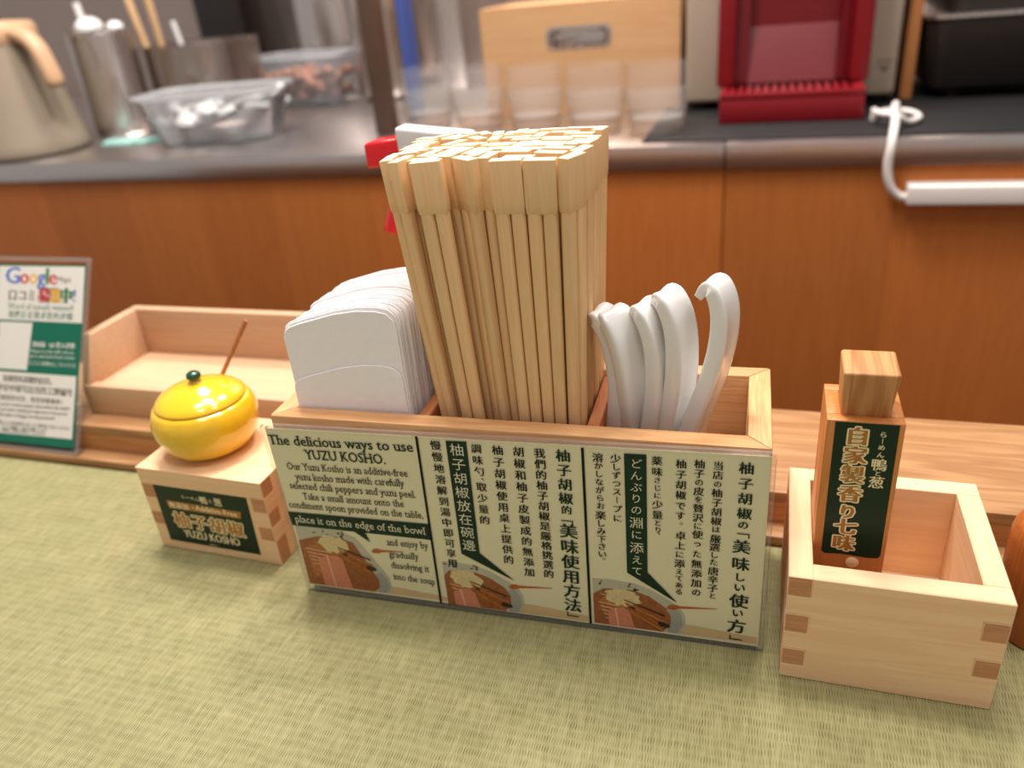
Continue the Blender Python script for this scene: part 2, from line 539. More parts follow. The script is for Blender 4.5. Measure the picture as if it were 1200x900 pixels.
# ---- lettering: glyph outlines as flat meshes
_GL = {}
def glyphs(s):
    if s not in _GL:
        c = bpy.data.curves.new('glyph', 'FONT')
        c.body = s
        c.size = 1
        c.resolution_u = 2
        c.fill_mode = 'FRONT'
        o = bpy.data.objects.new('glyph', c)
        COL.objects.link(o)
        bpy.context.view_layer.update()
        me = bpy.data.meshes.new_from_object(o.evaluated_get(bpy.context.evaluated_depsgraph_get()))
        vs = [(v.co.x, v.co.y) for v in me.vertices]
        fs = [tuple(p.vertices) for p in me.polygons]
        bpy.data.objects.remove(o)
        bpy.data.curves.remove(c)
        bpy.data.meshes.remove(me)
        _GL[s] = (vs, fs)
    return _GL[s]

_SERIF = {}
def serif_glyphs(s):
    """the same outlines with slab serifs on the stem ends, for book-face lettering"""
    if s in _SERIF:
        return _SERIF[s]
    vs, fs = glyphs(s)
    vs, fs = list(vs), list(fs)
    cnt = {}
    for f in fs:
        for i in range(len(f)):
            e = (f[i], f[(i + 1) % len(f)])
            k = tuple(sorted((tuple(round(t, 4) for t in vs[e[0]]), tuple(round(t, 4) for t in vs[e[1]]))))
            cnt[k] = cnt.get(k, 0) + 1
    for (a, b), n in list(cnt.items()):
        w = abs(a[0] - b[0])
        if n == 1 and abs(a[1] - b[1]) < 0.003 and 0.05 < w < 0.13:
            y = a[1]
            up = min(abs(y), abs(y + 0.23)) < 0.012
            dn = min(abs(y - 0.449), abs(y - 0.682), abs(y - 0.73), abs(y - 0.72), abs(y - 0.7)) < 0.02
            if up or dn:
                x0, x1 = min(a[0], b[0]) - 0.08, max(a[0], b[0]) + 0.08
                y0, y1 = (y, y + 0.055) if up else (y - 0.055, y)
                if dn and y < 0.6:
                    x1 = max(a[0], b[0])
                i = len(vs)
                vs += [(x0, y0), (x1, y0), (x1, y1), (x0, y1)]
                fs.append((i, i + 1, i + 2, i + 3))
    _SERIF[s] = (vs, fs)
    return _SERIF[s]

class Print:
    """flat print on a plane: local (u, w) in cm, lifted by d towards the viewer (object -y)"""
    def __init__(self):
        self.bm = bmesh.new()
    def add(self, vs, fs, T, mi, d):
        V = [self.bm.verts.new((T(p)[0] * CM, -d * CM, T(p)[1] * CM)) for p in vs]
        for f in fs:
            try:
                self.bm.faces.new([V[i] for i in f]).material_index = mi
            except ValueError:
                pass
    def poly(self, pts, mi, d):
        self.add(pts, [tuple(range(len(pts)))], lambda p: p, mi, d)
    def ellipse(self, c, rx, ry, mi, d, rot=0, n=28, wob=0.0, seed=0):
        r = random.Random(seed)
        cs, sn = math.cos(rot), math.sin(rot)
        pts = []
        for i in range(n):
            a = 2 * math.pi * i / n
            k = 1 + wob * (r.random() - 0.5) * 2
            x, y = rx * k * math.cos(a), ry * k * math.sin(a)
            pts.append((c[0] + x * cs - y * sn, c[1] + x * sn + y * cs))
        self.poly(pts, mi, d)
    def cjk(self, ch, c, size, mi, d, bold=0.0, rot=0.0, sy=1.0):
        vs, fs = glyphs(ch)
        if ch == 'ー':
            rot = -math.pi / 2
        cs, sn = math.cos(rot), math.sin(rot)
        if ch in '﹁﹂、。':
            bx, by = [v[0] for v in vs], [v[1] for v in vs]
            mx_, my_ = (min(bx) + max(bx)) / 2, (min(by) + max(by)) / 2
            vs = [(v[0] - mx_ + 0.5, v[1] - my_ + 0.38) for v in vs]
            bold = 0
        offs = [0.0] if bold == 0 else [-bold, 0.0, bold]
        ox = 0.0
        oy = 0.0
        for k, b in enumerate(offs):
            def T(p, b=b):
                x, y = p[0] - 0.5 + b + ox * 0.55, (p[1] - 0.38 + oy * 0.3) * sy
                return (c[0] + (x * cs - y * sn) * size, c[1] + (x * sn + y * cs) * size)
            self.add(vs, fs, T, mi, d + 0.0004 * k)
    def column(self, s, a, b, size, mi, d, bold=0.0):
        n = len(s)
        for i, ch in enumerate(s):
            t = i / (n - 1) if n > 1 else 0
            self.cjk(ch, (a[0] + (b[0] - a[0]) * t, a[1] + (b[1] - a[1]) * t), size, mi, d, bold)
    def line(self, s, a, b, mi, d, serif=False, height=None, bold=0.0):
        """a line of text from baseline point a to baseline end b"""
        vs, fs = (serif_glyphs if serif else glyphs)(s)
        x0, x1 = min(v[0] for v in vs), max(v[0] for v in vs)
        L = math.hypot(b[0] - a[0], b[1] - a[1])
        sx = L / (x1 - x0)
        sy = height if height else sx
        ux, uy = (b[0] - a[0]) / L, (b[1] - a[1]) / L
        for k, bo in enumerate([0.0] if bold == 0 else [-bold, 0.0, bold]):
            def T(p, bo=bo):
                x, y = (p[0] - x0 + bo) * sx, p[1] * sy
                return (a[0] + x * ux - y * uy, a[1] + x * uy + y * ux)
            self.add(vs, fs, T, mi, d + 0.0004 * k)
    def build(self, name, mats, parent):
        me = bpy.data.meshes.new(name)
        for f in self.bm.faces:
            f.normal_update()
            if f.normal.y > 0:
                f.normal_flip()
        self.bm.to_mesh(me)
        self.bm.free()
        for m in mats:
            me.materials.append(MT[m])
        o = bpy.data.objects.new(name, me)
        COL.objects.link(o)
        o.parent = parent
        return o

# ------------------------------------------------------------------ measured layout of the print on the menu card (cm) and of the chopstick bundle
HEAD = [
    ('柚子胡椒', (14.754, 10.012), (14.754, 7.723), 0.742),
    ('的', (14.751, 7.073), (14.751, 7.073), 0.56),
    ('﹁', (14.745, 6.362), (14.745, 6.362), 0.847),
    ('美味使用方法', (14.785, 5.876), (14.754, 1.345), 0.959),
    ('﹂', (14.723, 0.737), (14.723, 0.737), 0.908),
    ('柚子胡椒', (22.481, 10.069), (22.502, 7.77), 0.682),
    ('の', (22.481, 7.162), (22.481, 7.162), 0.525),
    ('﹁', (22.508, 6.587), (22.508, 6.587), 0.81),
    ('美味', (22.465, 5.975), (22.472, 5.023), 0.858),
    ('しい', (22.47, 4.263), (22.482, 3.669), 0.584),
    ('使', (22.495, 2.863), (22.495, 2.863), 0.925),
    ('い', (22.467, 2.148), (22.467, 2.148), 0.598),
    ('方', (22.45, 1.326), (22.45, 1.326), 0.944),
    ('﹂', (22.442, 0.607), (22.442, 0.607), 0.876),
]
BODY = [
    ('我們的柚子胡椒是嚴格挑選的', (13.695, 10.054), (13.659, 3.161), 0.54),
    ('胡椒和柚子皮製成的無添加', (12.727, 10.047), (12.698, 3.126), 0.548),
    ('柚子胡椒使用桌上提供的', (11.751, 10.04), (11.697, 3.764), 0.547),
    ('調味勺', (10.741, 10.046), (10.754, 8.813), 0.518),
    ('、', (10.867, 8.39), (10.867, 8.39), 0.503),
    ('取少量的', (10.77, 7.942), (10.719, 6.033), 0.534),
    ('慢慢地溶解到湯中即可享用', (8.779, 10.061), (8.726, 3.124), 0.544),
    ('当店', (21.356, 10.092), (21.358, 9.623), 0.457),
    ('の', (21.359, 9.166), (21.359, 9.166), 0.364),
    ('柚子胡椒', (21.346, 8.71), (21.358, 7.229), 0.469),
    ('は', (21.358, 6.787), (21.358, 6.787), 0.377),
    ('厳選', (21.36, 6.273), (21.338, 5.807), 0.482),
    ('した', (21.329, 5.375), (21.32, 4.958), 0.403),
    ('唐辛子', (21.32, 4.448), (21.32, 3.449), 0.495),
    ('と', (21.326, 2.992), (21.326, 2.992), 0.377),
    ('柚子', (20.595, 10.108), (20.592, 9.636), 0.464),
    ('の', (20.595, 9.185), (20.595, 9.185), 0.387),
    ('皮', (20.591, 8.719), (20.591, 8.719), 0.471),
    ('を', (20.594, 8.292), (20.594, 8.292), 0.392),
    ('贅沢', (20.59, 7.824), (20.586, 7.322), 0.478),
    ('に', (20.588, 6.878), (20.588, 6.878), 0.4),
    ('使', (20.591, 6.411), (20.591, 6.411), 0.485),
    ('った', (20.587, 5.918), (20.585, 5.322), 0.425),
    ('無添加', (20.582, 4.756), (20.59, 3.64), 0.5),
    ('の', (20.601, 3.082), (20.601, 3.082), 0.457),
    ('柚子胡椒', (19.84, 10.04), (19.845, 8.445), 0.474),
    ('です', (19.837, 7.876), (19.836, 7.354), 0.473),
    ('。', (19.878, 6.914), (19.878, 6.914), 0.441),
    ('卓上', (19.857, 6.252), (19.841, 5.705), 0.494),
    ('に', (19.831, 5.19), (19.831, 5.19), 0.414),
    ('添', (19.83, 4.669), (19.83, 4.669), 0.503),
    ('えてある', (19.827, 4.201), (19.818, 3.01), 0.384),
    ('薬味', (18.83, 10.104), (18.837, 9.557), 0.478),
    ('さじに', (18.843, 9.118), (18.849, 8.313), 0.346),
    ('少量', (18.849, 7.831), (18.848, 7.277), 0.493),
    ('とり', (18.862, 6.839), (18.877, 6.462), 0.356),
    ('、', (18.914, 6.248), (18.914, 6.248), 0.414),
    ('少', (17.071, 10.07), (17.071, 10.07), 0.492),
    ('しずつスー', (17.082, 9.64), (17.076, 7.895), 0.413),
    ('プに', (17.079, 7.402), (17.081, 6.883), 0.442),
    ('溶', (16.291, 10.054), (16.291, 10.054), 0.498),
    ('かしながらお', (16.306, 9.631), (16.329, 7.487), 0.401),
    ('楽', (16.311, 6.964), (16.311, 6.964), 0.507),
    ('しみ下さい', (16.311, 6.514), (16.314, 4.741), 0.436),
    ('。', (16.385, 4.467), (16.385, 4.467), 0.402),
]
WHITE = [
    ('柚子胡椒放在碗邊', (9.801, 9.907), (9.74, 4.398), 0.714),
    ('どんぶりの', (17.947, 9.895), (17.929, 7.451), 0.538),
    ('淵', (17.919, 6.745), (17.919, 6.745), 0.666),
    ('に', (17.918, 6.075), (17.918, 6.075), 0.538),
    ('添', (17.916, 5.324), (17.916, 5.324), 0.679),
    ('えて', (17.914, 4.629), (17.913, 3.973), 0.55),
]
ENG = [
    ('T', 'The delicious ways to use', (-0.156, 9.409), (7.615, 9.604)),
    ('T', 'YUZU KOSHO.', (1.645, 8.69), (6.069, 8.783)),
    ('b', 'Our Yuzu Kosho is an additive-free', (0.497, 7.985), (7.108, 8.156)),
    ('b', 'yuzu kosho made with carefully', (0.783, 7.383), (6.835, 7.56)),
    ('b', 'selected chili peppers and yuzu peel.', (0.363, 6.812), (7.345, 6.948)),
    ('b', 'Take a small amount onto the', (0.978, 6.192), (6.621, 6.327)),
    ('b', 'condiment spoon provided on the table,', (0.022, 5.59), (7.555, 5.74)),
    ('b', 'and enjoy by', (5.185, 3.812), (7.531, 3.865)),
    ('b', 'gradually', (5.178, 3.047), (6.906, 3.082)),
    ('b', 'dissolving it', (5.18, 2.329), (7.378, 2.352)),
    ('b', 'into the soup', (5.171, 1.578), (7.565, 1.539)),
    ('w', 'place it on the edge of the bowl', (0.139, 4.683), (7.54, 4.756)),
]
BANDS = [
    [(-0.055, 5.306), (7.811, 5.433), (7.781, 4.462), (4.169, 4.456), (4.356, 3.867), (3.566, 4.451), (0.017, 4.446)],
    [(9.305, 10.349), (10.305, 10.375), (10.241, 3.962), (11.882, 2.452), (9.278, 3.805)],
    [(17.437, 10.362), (18.387, 10.383), (18.392, 3.941), (19.763, 2.304), (17.444, 3.802)],
]
DIVS = [
    [(7.885, 10.527), (7.732, 0.441)],
    [(15.639, 10.65), (15.593, 0.307)],
]
CHOPS = [(7.28, 2.55, 98.0), (7.95, 2.25, 78.0), (9.3, 1.62, 0.0), (10.82, 2.12, -40.0), (11.72, 2.55, 82.0), (12.72, 1.6, 1.0), (14.1, 1.62, 0.0), (15.3, 2.0, 68.0), (13.16, 3.54, -10.41), (15.55, 7.07, 87.71), (14.94, 4.7, 83.14), (8.99, 6.7, -36.81), (10.25, 5.02, -19.58), (14.8, 6.2, -3.66), (7.67, 5.8, -23.88), (13.86, 5.72, -3.64), (14.47, 3.38, -10.39), (11.54, 4.34, -8.98), (9.58, 2.71, -21.35), (9.72, 3.66, 70.01), (8.8, 3.39, 73.39), (11.41, 7.06, 97.01), (11.87, 3.79, -10.96), (11.97, 6.13, 2.29), (15.43, 3.35, 76.39), (13.99, 6.83, -5.42), (12.97, 6.54, 89.29), (15.48, 4.68, 81.49), (8.72, 6.23, -29.67), (9.46, 7.07, -49.83), (12.44, 7.08, 91.37), (7.85, 5.27, -20.06), (7.62, 3.45, 0.83), (11.21, 3.02, 71.44), (10.83, 7.04, -75.65), (15.16, 5.64, -5.21), (13.93, 4.03, -7.26), (11.93, 7.07, 93.68), (11.04, 5.78, 97.21), (9.31, 5.23, 67.52), (7.66, 4.44, -14.01), (9.0, 4.33, -19.2), (13.99, 4.59, -6.29), (8.92, 2.28, -11.09), (10.17, 7.03, -62.07), (7.67, 4.88, -16.78), (14.04, 5.14, -5.57), (7.9, 3.91, -6.46), (10.17, 5.94, -51.14), (14.31, 2.64, -11.89), (12.52, 4.62, 83.58), (13.07, 2.21, -4.02), (12.74, 3.04, -8.22), (13.35, 7.48, -0.07), (7.66, 6.28, -28.18), (13.05, 4.58, 84.32), (11.62, 4.85, -4.96), (14.65, 7.46, -1.09), (10.21, 3.47, 70.76), (12.52, 5.56, -3.25), (8.11, 7.04, 58.59), (10.79, 3.5, -105.44), (10.05, 4.53, -20.3)]

# ------------------------------------------------------------------ the place: counter, ledge, floor, kitchen wall
PI = math.pi
m = MB(); m.box(-260, -90, -76, 160, 260, -75)
tag(m.build('floor', 'floor'), kind='structure')
m = MB(); m.box(-260, 178, -75, 160, 181, 140)
tag(m.build('wall_back', 'steel_wall'), kind='structure')

t = thing('tatami_counter', 'dining counter topped with pale green woven tatami matting', 'counter', (-20, 10, 0))
m = MB(); m.box(-90, -34, -1.2, 70, 26.2, 0); m.build('tatami_top', 'tatami', t, bevel=0.1)
m = MB(); m.box(-90, -32, -75, 70, 36.8, -1.2); m.box(-90, 26.25, -1.2, 70, 36.8, 0); m.build('counter_base', 'counter_body', t)

t = thing('counter_ledge', 'pale wooden stepped ledge along the far edge of the tatami counter', 'ledge', (-20, 42, 0))
m = MB(); m.box(-90, -5.75, 0.0, 70, -4.4, 0.6); m.build('step_strip', 'ledge', t, bevel=0.08)
m = MB(); m.box(-90, -4.4, 0.0, 70, -3.9, 1.9); m.build('riser', 'ledge_dark', t)
m = MB(); m.box(-90, -4.4, 1.9, 70, 4.9, 2.6); m.build('shelf_board', 'ledge', t, bevel=0.08)
m = MB(); m.box(-90, -3.9, 0.0, 70, 4.6, 1.9); m.build('ledge_support', 'ledge_dark', t)

t = thing('kitchen_counter', 'kitchen counter with brown wood front panels and a steel top across the aisle', 'counter', (-30, 92.4, -75))
OFF = (30, -92.4, 75)
def kbox(mb, x0, y0, z0, x1, y1, z1):
    mb.box(x0 + OFF[0], y0 + OFF[1], z0 + OFF[2], x1 + OFF[0], y1 + OFF[1], z1 + OFF[2])
m = MB()
seams = [-190, -160, -140, -121, -105, -90, -77.3, -65.2, -50, -36, -20, -4.9, 13.2, 34, 60, 90]
for i, (a, b) in enumerate(zip(seams, seams[1:])):
    m.mi = (i * 7 + i // 3) % 3
    g = 0.16 if abs(b + 4.9) < 0.1 else 0.03
    kbox(m, a, 93.0, -75, b - g, 94.6, 7.5)
m.mi = 3
kbox(m, -190, 94.6, -75, 90, 95.4, 7.5)
m.build('front_panel', ['panel', 'panel_b', 'panel_c', 'panel_gap'], t)
for a, b in ((-190, -5.08), (-4.92, 90)):
    m = MB(); kbox(m, a, 92.4, 7.55, b, 177.9, 10.26)
    m.build('worktop', 'steel_top', t, bevel=0.1, seg=2)
m = MB(); kbox(m, -190, 95.4, -75, 90, 177, 7.55); m.build('carcass', 'black_gap', t)

# ------------------------------------------------------------------ masu boxes (finger-jointed square cups)
def masu(root, w, d, h, th, left_rows, right_rows, base_z=(0.0, 0.7), base_full=False):
    cuts = [0, .18, .355, .53, .70, .865, 1.0]
    zs = [h * (1 - c) for c in cuts]
    def outline(lo, hi, tl, tr, rows_l, rows_r, invert):
        """polygon of one wall in (length, z): full between lo+tl and hi-tr, fingers where the rows allow"""
        R_, L_ = [], []
        for i in range(6):
            xl = lo if ((i in rows_l) == invert) else lo + tl
            xr = hi if ((i in rows_r) == invert) else hi - tr
            L_ += [(xl, zs[i]), (xl, zs[i + 1])]
            R_ += [(xr, zs[i]), (xr, zs[i + 1])]
        pts = L_ + R_[::-1]
        out = []
        for p in pts:
            if not out or (abs(out[-1][0] - p[0]) + abs(out[-1][1] - p[1])) > 1e-6:
                out.append(p)
        res = []
        n = len(out)
        for i in range(n):
            a, b, c = out[i - 1], out[i], out[(i + 1) % n]
            if abs((b[0] - a[0]) * (c[1] - b[1]) - (b[1] - a[1]) * (c[0] - b[0])) > 1e-9:
                res.append(b)
        return res
    def ends(bm, axis):
        bm.normal_update()
        for f in bm.faces:
            if abs(getattr(f.normal, axis)) > 0.9:
                f.material_index = 1
    for nm, y0 in (('front_wall', 0), ('back_wall', d - th)):
        m = MB(); m.prism(outline(0, w, th, th, left_rows, right_rows, False), y0, y0 + th, 'xz')
        ends(m.bm, 'x'); m.build(nm, ['hinoki', 'endgrain'], root, bevel=0.04, seg=1)
    for x0, rows in ((0, left_rows), (w - th, right_rows)):
        m = MB(); m.prism(outline(0, d, th, th, rows, rows, True), x0, x0 + th, 'yz')
        ends(m.bm, 'y'); m.build('side_wall', ['hinoki_y', 'endgrain'], root, bevel=0.04, seg=1)
    m = MB()
    if base_full:
        m.box(0.0, 0.0, h, w, d, h + 0.02)
        m.box(th, th, h - 0.6, w - th, d - th, h)
    else:
        m.box(th, th, base_z[0], w - th, d - th, base_z[1])
    m.build('base', 'hinoki', root)

r = thing('wooden_masu_box', 'open square pale wooden box holding the wooden spice shaker', 'box', (1.73, 27.13, 0), -0.0068)
masu(r, 8.34, 8.25, 5.76, 0.98, {0, 2, 4}, {1, 3})
ry = thing('wooden_masu_box', 'upturned pale wooden box under the yellow pot, with a green label', 'box', (-33.84, 29.51, 0), -0.0257)
masu(ry, 8.5, 6.4, 5.65, 0.95, {1, 3}, {1, 3}, base_full=True)

# green label on the upturned box
def label_plate(root, quad, d0, name='label'):
    m = MB(); m.prism(quad, d0, d0 - 0.02, 'xz')
    return m.build(name, 'label_green', root)
lab = label_plate(ry, [(0.9, 4.6), (0.8, 0.6), (7.2, 0.56), (7.33, 4.58)], -0.001)
p = Print()
d = 0.024
p.poly([(1.52, 3.6), (1.55, 3.08), (6.55, 3.02), (6.68, 3.52)], 0, d)
for i, (ch, s) in enumerate((('ら', .30), ('ー', .26), ('め', .28), ('ん', .30))):
    p.cjk(ch, (2.85 + i * 0.33, 4.02 - i * 0.01), s, 1, d, rot=0) if ch != 'ー' else p.poly([(3.06, 4.03), (3.06, 3.99), (3.3, 3.99), (3.3, 4.03)], 1, d)
for i, (ch, s) in enumerate((('鴨', .56), ('と', .3), ('葱', .6))):
    p.cjk(ch, (4.25 + i * 0.5, 3.98), s, 1, d, bold=0.02)
for i, ch in enumerate('無添加'):
    p.cjk(ch, (1.85 + i * 0.48, 3.32), 0.46, 1, d + 0.003, bold=0.03)
p.ellipse((3.32, 3.31), 0.06, 0.06, 1, d + 0.003)
p.line('Additive-Free', (3.5, 3.17), (6.35, 3.13), 1, d + 0.003, bold=0.03)
for i, ch in enumerate('柚子胡椒'):
    c = (2.2 + i * 1.25, 2.28 - i * 0.02)
    for k, (dx, dy) in enumerate(((-.07, 0), (.07, 0), (0, .07), (0, -.07), (.05, .05), (-.05, .05), (.05, -.05), (-.05, -.05))):
        p.cjk(ch, (c[0] + dx, c[1] + dy), 1.16, 1, d + 0.0004 * k, bold=0.04)
    p.cjk(ch, c, 1.16, 0, d + 0.006, bold=0.035)
p.line('YUZU KOSHO', (2.02, 1.02), (5.95, 0.98), 1, d, height=0.8, bold=0.035)
p.poly([(3.6, 0.78), (3.8, 0.72), (4.0, 0.76), (4.4, 0.73), (4.0, 0.72), (3.8, 0.68)], 1, d)
p.build('lettering', ['gold', 'cream'], lab)

# ------------------------------------------------------------------ yellow lidded pot on the upturned box
r = thing('condiment_pot', 'round yellow citrus-shaped ceramic pot with a lid on a wooden box', 'pot', (-30.55, 32.5, 5.67))
m = MB()
m.lathe([(0, 0), (1.6, 0.0), (1.82, 0.07), (2.36, 0.38), (2.76, 0.95), (2.98, 1.7), (3.0, 2.15), (2.93, 2.55), (2.76, 2.93), (2.6, 3.12), (2.46, 3.12), (2.56, 2.5), (2.64, 1.8), (2.4, 0.9), (1.6, 0.35), (0, 0.3)], 64)
m.build('pot_body', 'yellow', r, smooth=True, ang=60)
m = MB()
m.lathe([(0, 3.0), (2.3, 3.06), (2.52, 3.14), (2.56, 3.2), (2.52, 3.3), (2.3, 3.52), (1.9, 3.76), (1.2, 4.03), (0.5, 4.18), (0.3, 4.24), (0.26, 4.36), (0, 4.38)], 64)
lid = m.build('lid', 'yellow', r, smooth=True, ang=60)
m = MB()
m.lathe([(0, 4.30), (0.2, 4.32), (0.34, 4.42), (0.42, 4.58), (0.38, 4.76), (0.24, 4.86), (0, 4.88)], 24)
m.build('knob', 'knob_green', lid, smooth=True, ang=60)
m = MB()
a, b = Vector((-31.6, 34.4, 7.54)), Vector((-29.1, 36.3, 12.1))
m.tube([(0, 0, 0), (b - a) * 0.5, (b - a)], [0.13, 0.13, 0.15], 10)
o = m.build('wooden_stick', 'stick', None, smooth=True)
o.location = a * CM
tag(o, 'thin brown wooden stick standing behind the yellow lidded pot', 'stick')

# ------------------------------------------------------------------ spice shaker in the open box
r = thing('spice_shaker', 'tall square wooden spice shaker with green label standing in open box', 'spice shaker', (4.2, 31.07, 0.71))
W2, D2, H2 = 1.445, 1.57, 11.3
m = MB()
m.box(-W2, -D2, 0, W2, -D2 + 0.55, H2); m.box(-W2, D2 - 0.55, 0, W2, D2, H2)
m.box(-W2, -D2 + 0.55, 0, -W2 + 0.55, D2 - 0.55, H2); m.box(W2 - 0.55, -D2 + 0.55, 0, W2, D2 - 0.55, H2)
m.box(-W2 + 0.5, -D2 + 0.5, 0.0, W2 - 0.5, D2 - 0.5, H2 - 1.5)
m.build('shaker_body', 'spice', r, bevel=0.05)
m = MB()
m.hull8([(-0.83, -0.84, H2 - 1.5), (0.83, -0.84, H2 - 1.5), (0.83, 0.84, H2 - 1.5), (-0.83, 0.84, H2 - 1.5)],
        [(-1.03, -1.55, H2 + 2.1), (1.05, -1.55, H2 + 2.1), (1.05, 0.6, H2 + 2.15), (-1.03, 0.6, H2 + 2.15)])
m.build('stopper', 'stopper', r, bevel=0.13, seg=3)
m = MB()
m.lathe([(0, 0), (0.27, 0.0), (0.27, 0.1), (0.22, 0.13), (0, 0.13)], 24)
o = m.build('pour_hole_plug', 'hinoki', r, smooth=True)
o.rotation_euler = (PI / 2, 0, 0); o.location = Vector((0.2, -D2 + 0.05, 4.25)) * CM
m = MB()
lq = [(0.32, 11.95), (0.36, 5.42), (0.5, 5.3), (1.2, 5.36), (2.2, 5.3), (2.62, 5.34), (2.72, 5.5), (2.68, 11.96)]
ox, oz = -W2, -0.71
m.prism([(q[0] + ox, q[1] + oz) for q in lq], -D2 - 0.001, -D2 - 0.02, 'xz')
lab = m.build('label', 'label_green', r)
p = Print()
d = D2 + 0.024
ys = [11.35, 10.45, 9.5, 8.56, 7.62, 6.85, 5.98]
for ch, y in zip('自家製香り七味', ys):
    c = (1.2 + ox, y + oz)
    s = 0.9 if ch != 'り' else 0.78
    for k, (dx, dy) in enumerate(((-.06, 0), (.06, 0), (0, .06), (0, -.06), (.045, .045), (-.045, .045), (.045, -.045), (-.045, -.045))):
        p.cjk(ch, (c[0] + dx, c[1] + dy), s, 1, d + 0.0004 * k, bold=0.05)
    p.cjk(ch, c, s, 0, d + 0.006, bold=0.045)
for ch, y, s in (('ら', 11.5, .30), ('ー', 11.2, .28), ('め', 10.9, .28), ('ん', 10.55, .30), ('鴨', 10.08, .62), ('と', 9.66, .28), ('葱', 9.22, .62)):
    p.cjk(ch, (2.13 + ox, y + oz), s, 1, d, bold=0.02)
p.build('lettering', ['gold', 'cream'], lab)

# ------------------------------------------------------------------ turned wooden mill at the right edge
m = MB()
m.lathe([(0, 0), (2.0, 0), (2.1, 0.12), (2.1, 4.9), (2.02, 5.4), (1.75, 5.9), (1.3, 6.15), (0.7, 6.2), (0.66, 6.5), (0.8, 6.9), (0.55, 7.3), (0, 7.4)], 48)
o = m.build('wooden_mill', 'mill', None, smooth=True, ang=50)
o.location = Vector((13.25, 32.6, 0)) * CM
tag(o, 'dark orange round wooden mill at the far right edge beside the open box', 'mill')

# ------------------------------------------------------------------ the long condiment box
BX, BY, BA = -22.69, 28.22, 0.02744
BW, BD, BH, BT = 23.47, 7.45, 10.8, 1.0
box = thing('condiment_box', 'long wooden compartment box holding napkins, chopsticks and spoons', 'box', (BX, BY, 0), BA)
def mitre(p0, p1, q0, q1, name, mat):
    m = MB()
    lo = [(a[0], a[1], 0) for a in (p0, p1, q1, q0)]
    hi = [(a[0], a[1], BH) for a in (p0, p1, q1, q0)]
    m.hull8(lo, hi)
    m.build(name, mat, box, bevel=0.09, seg=2)
g = 0.008
mitre((0, 0), (BW, 0), (BT, BT), (BW - BT, BT), 'front_wall', 'oak')
mitre((BW, BD), (0, BD), (BW - BT, BD - BT), (BT, BD - BT), 'back_wall', 'oak')
mitre((0, BD), (0, 0), (BT, BD - BT), (BT, BT), 'side_wall', 'oak_y')
mitre((BW, 0), (BW, BD), (BW - BT, BT), (BW - BT, BD - BT), 'side_wall', 'oak_y')
m = MB(); m.box(BT, BT, 0.1, BW - BT, BD - BT, 0.8); m.build('floor_panel', 'oak', box)
for u0 in (7.2, 15.45):
    m = MB()
    prof = [(BT + 0.02, 0.8), (BD - BT - 0.02, 0.8), (BD - BT - 0.02, 10.5), (BT + 0.5, 10.45), (BT + 0.2, 10.3), (BT + 0.02, 9.9)]
    m.prism(prof, u0, u0 + 0.6, 'yz')
    m.build('divider', 'divider', box, bevel=0.12, seg=2)

RB = Matrix.Translation(Vector((BX, BY, 0)) * CM) @ Matrix.Rotation(BA, 4, 'Z')
def in_box(u, v, z):
    return RB @ (Vector((u, v, z)) * CM)

# ------------------------------------------------------------------ menu card standing in front of the box
card = thing('menu_card', 'wide laminated card on how to use yuzu kosho, in front of the wooden box', 'card', tuple(in_box(0, -0.42, 0) / CM), BA)
m = MB()
def rquad(q, rr, n=5):
    out = []
    k = len(q)
    for i in range(k):
        P0, P1, P2 = Vector(q[i - 1]), Vector(q[i]), Vector(q[(i + 1) % k])
        a = P1 + (P0 - P1).normalized() * rr
        b = P1 + (P2 - P1).normalized() * rr
        for j in range(n + 1):
            s = j / n
            out.append(tuple(a * (1 - s) ** 2 + P1 * 2 * s * (1 - s) + b * s * s))
    return out
m.prism(rquad([(-0.34, 10.5), (-0.07, 0.03), (23.67, 0.0), (23.6, 10.87)], 0.28), -0.06, 0.12, 'xz')
m.build('clear_sleeve', 'acrylic', card)
def edge_frame(name, outer, inner, y0, y1, parent):
    m = MB()
    n = len(outer)
    m.loft([[(q[0], y0, q[1]) for q in outer], [(q[0], y0, q[1]) for q in inner], [(q[0], y1, q[1]) for q in inner], [(q[0], y1, q[1]) for q in outer], [(q[0], y0, q[1]) for q in outer]], cap0=False, cap1=False)
    return m.build(name, 'acrylic_rim', parent)
edge_frame('sleeve_edge', rquad([(-0.37, 10.53), (-0.1, 0.0), (23.7, -0.0), (23.63, 10.9)], 0.3), rquad([(-0.2, 10.36), (0.03, 0.3), (23.5, 0.16), (23.46, 10.74)], 0.2), -0.075, 0.13, card)
m = MB()
PQ = [(-0.13, 10.31), (0.07, 0.42), (23.46, 0.2), (23.42, 10.7)]
m.prism(PQ, 0.0, 0.02, 'xz')
sheet = m.build('printed_sheet', 'card', card)

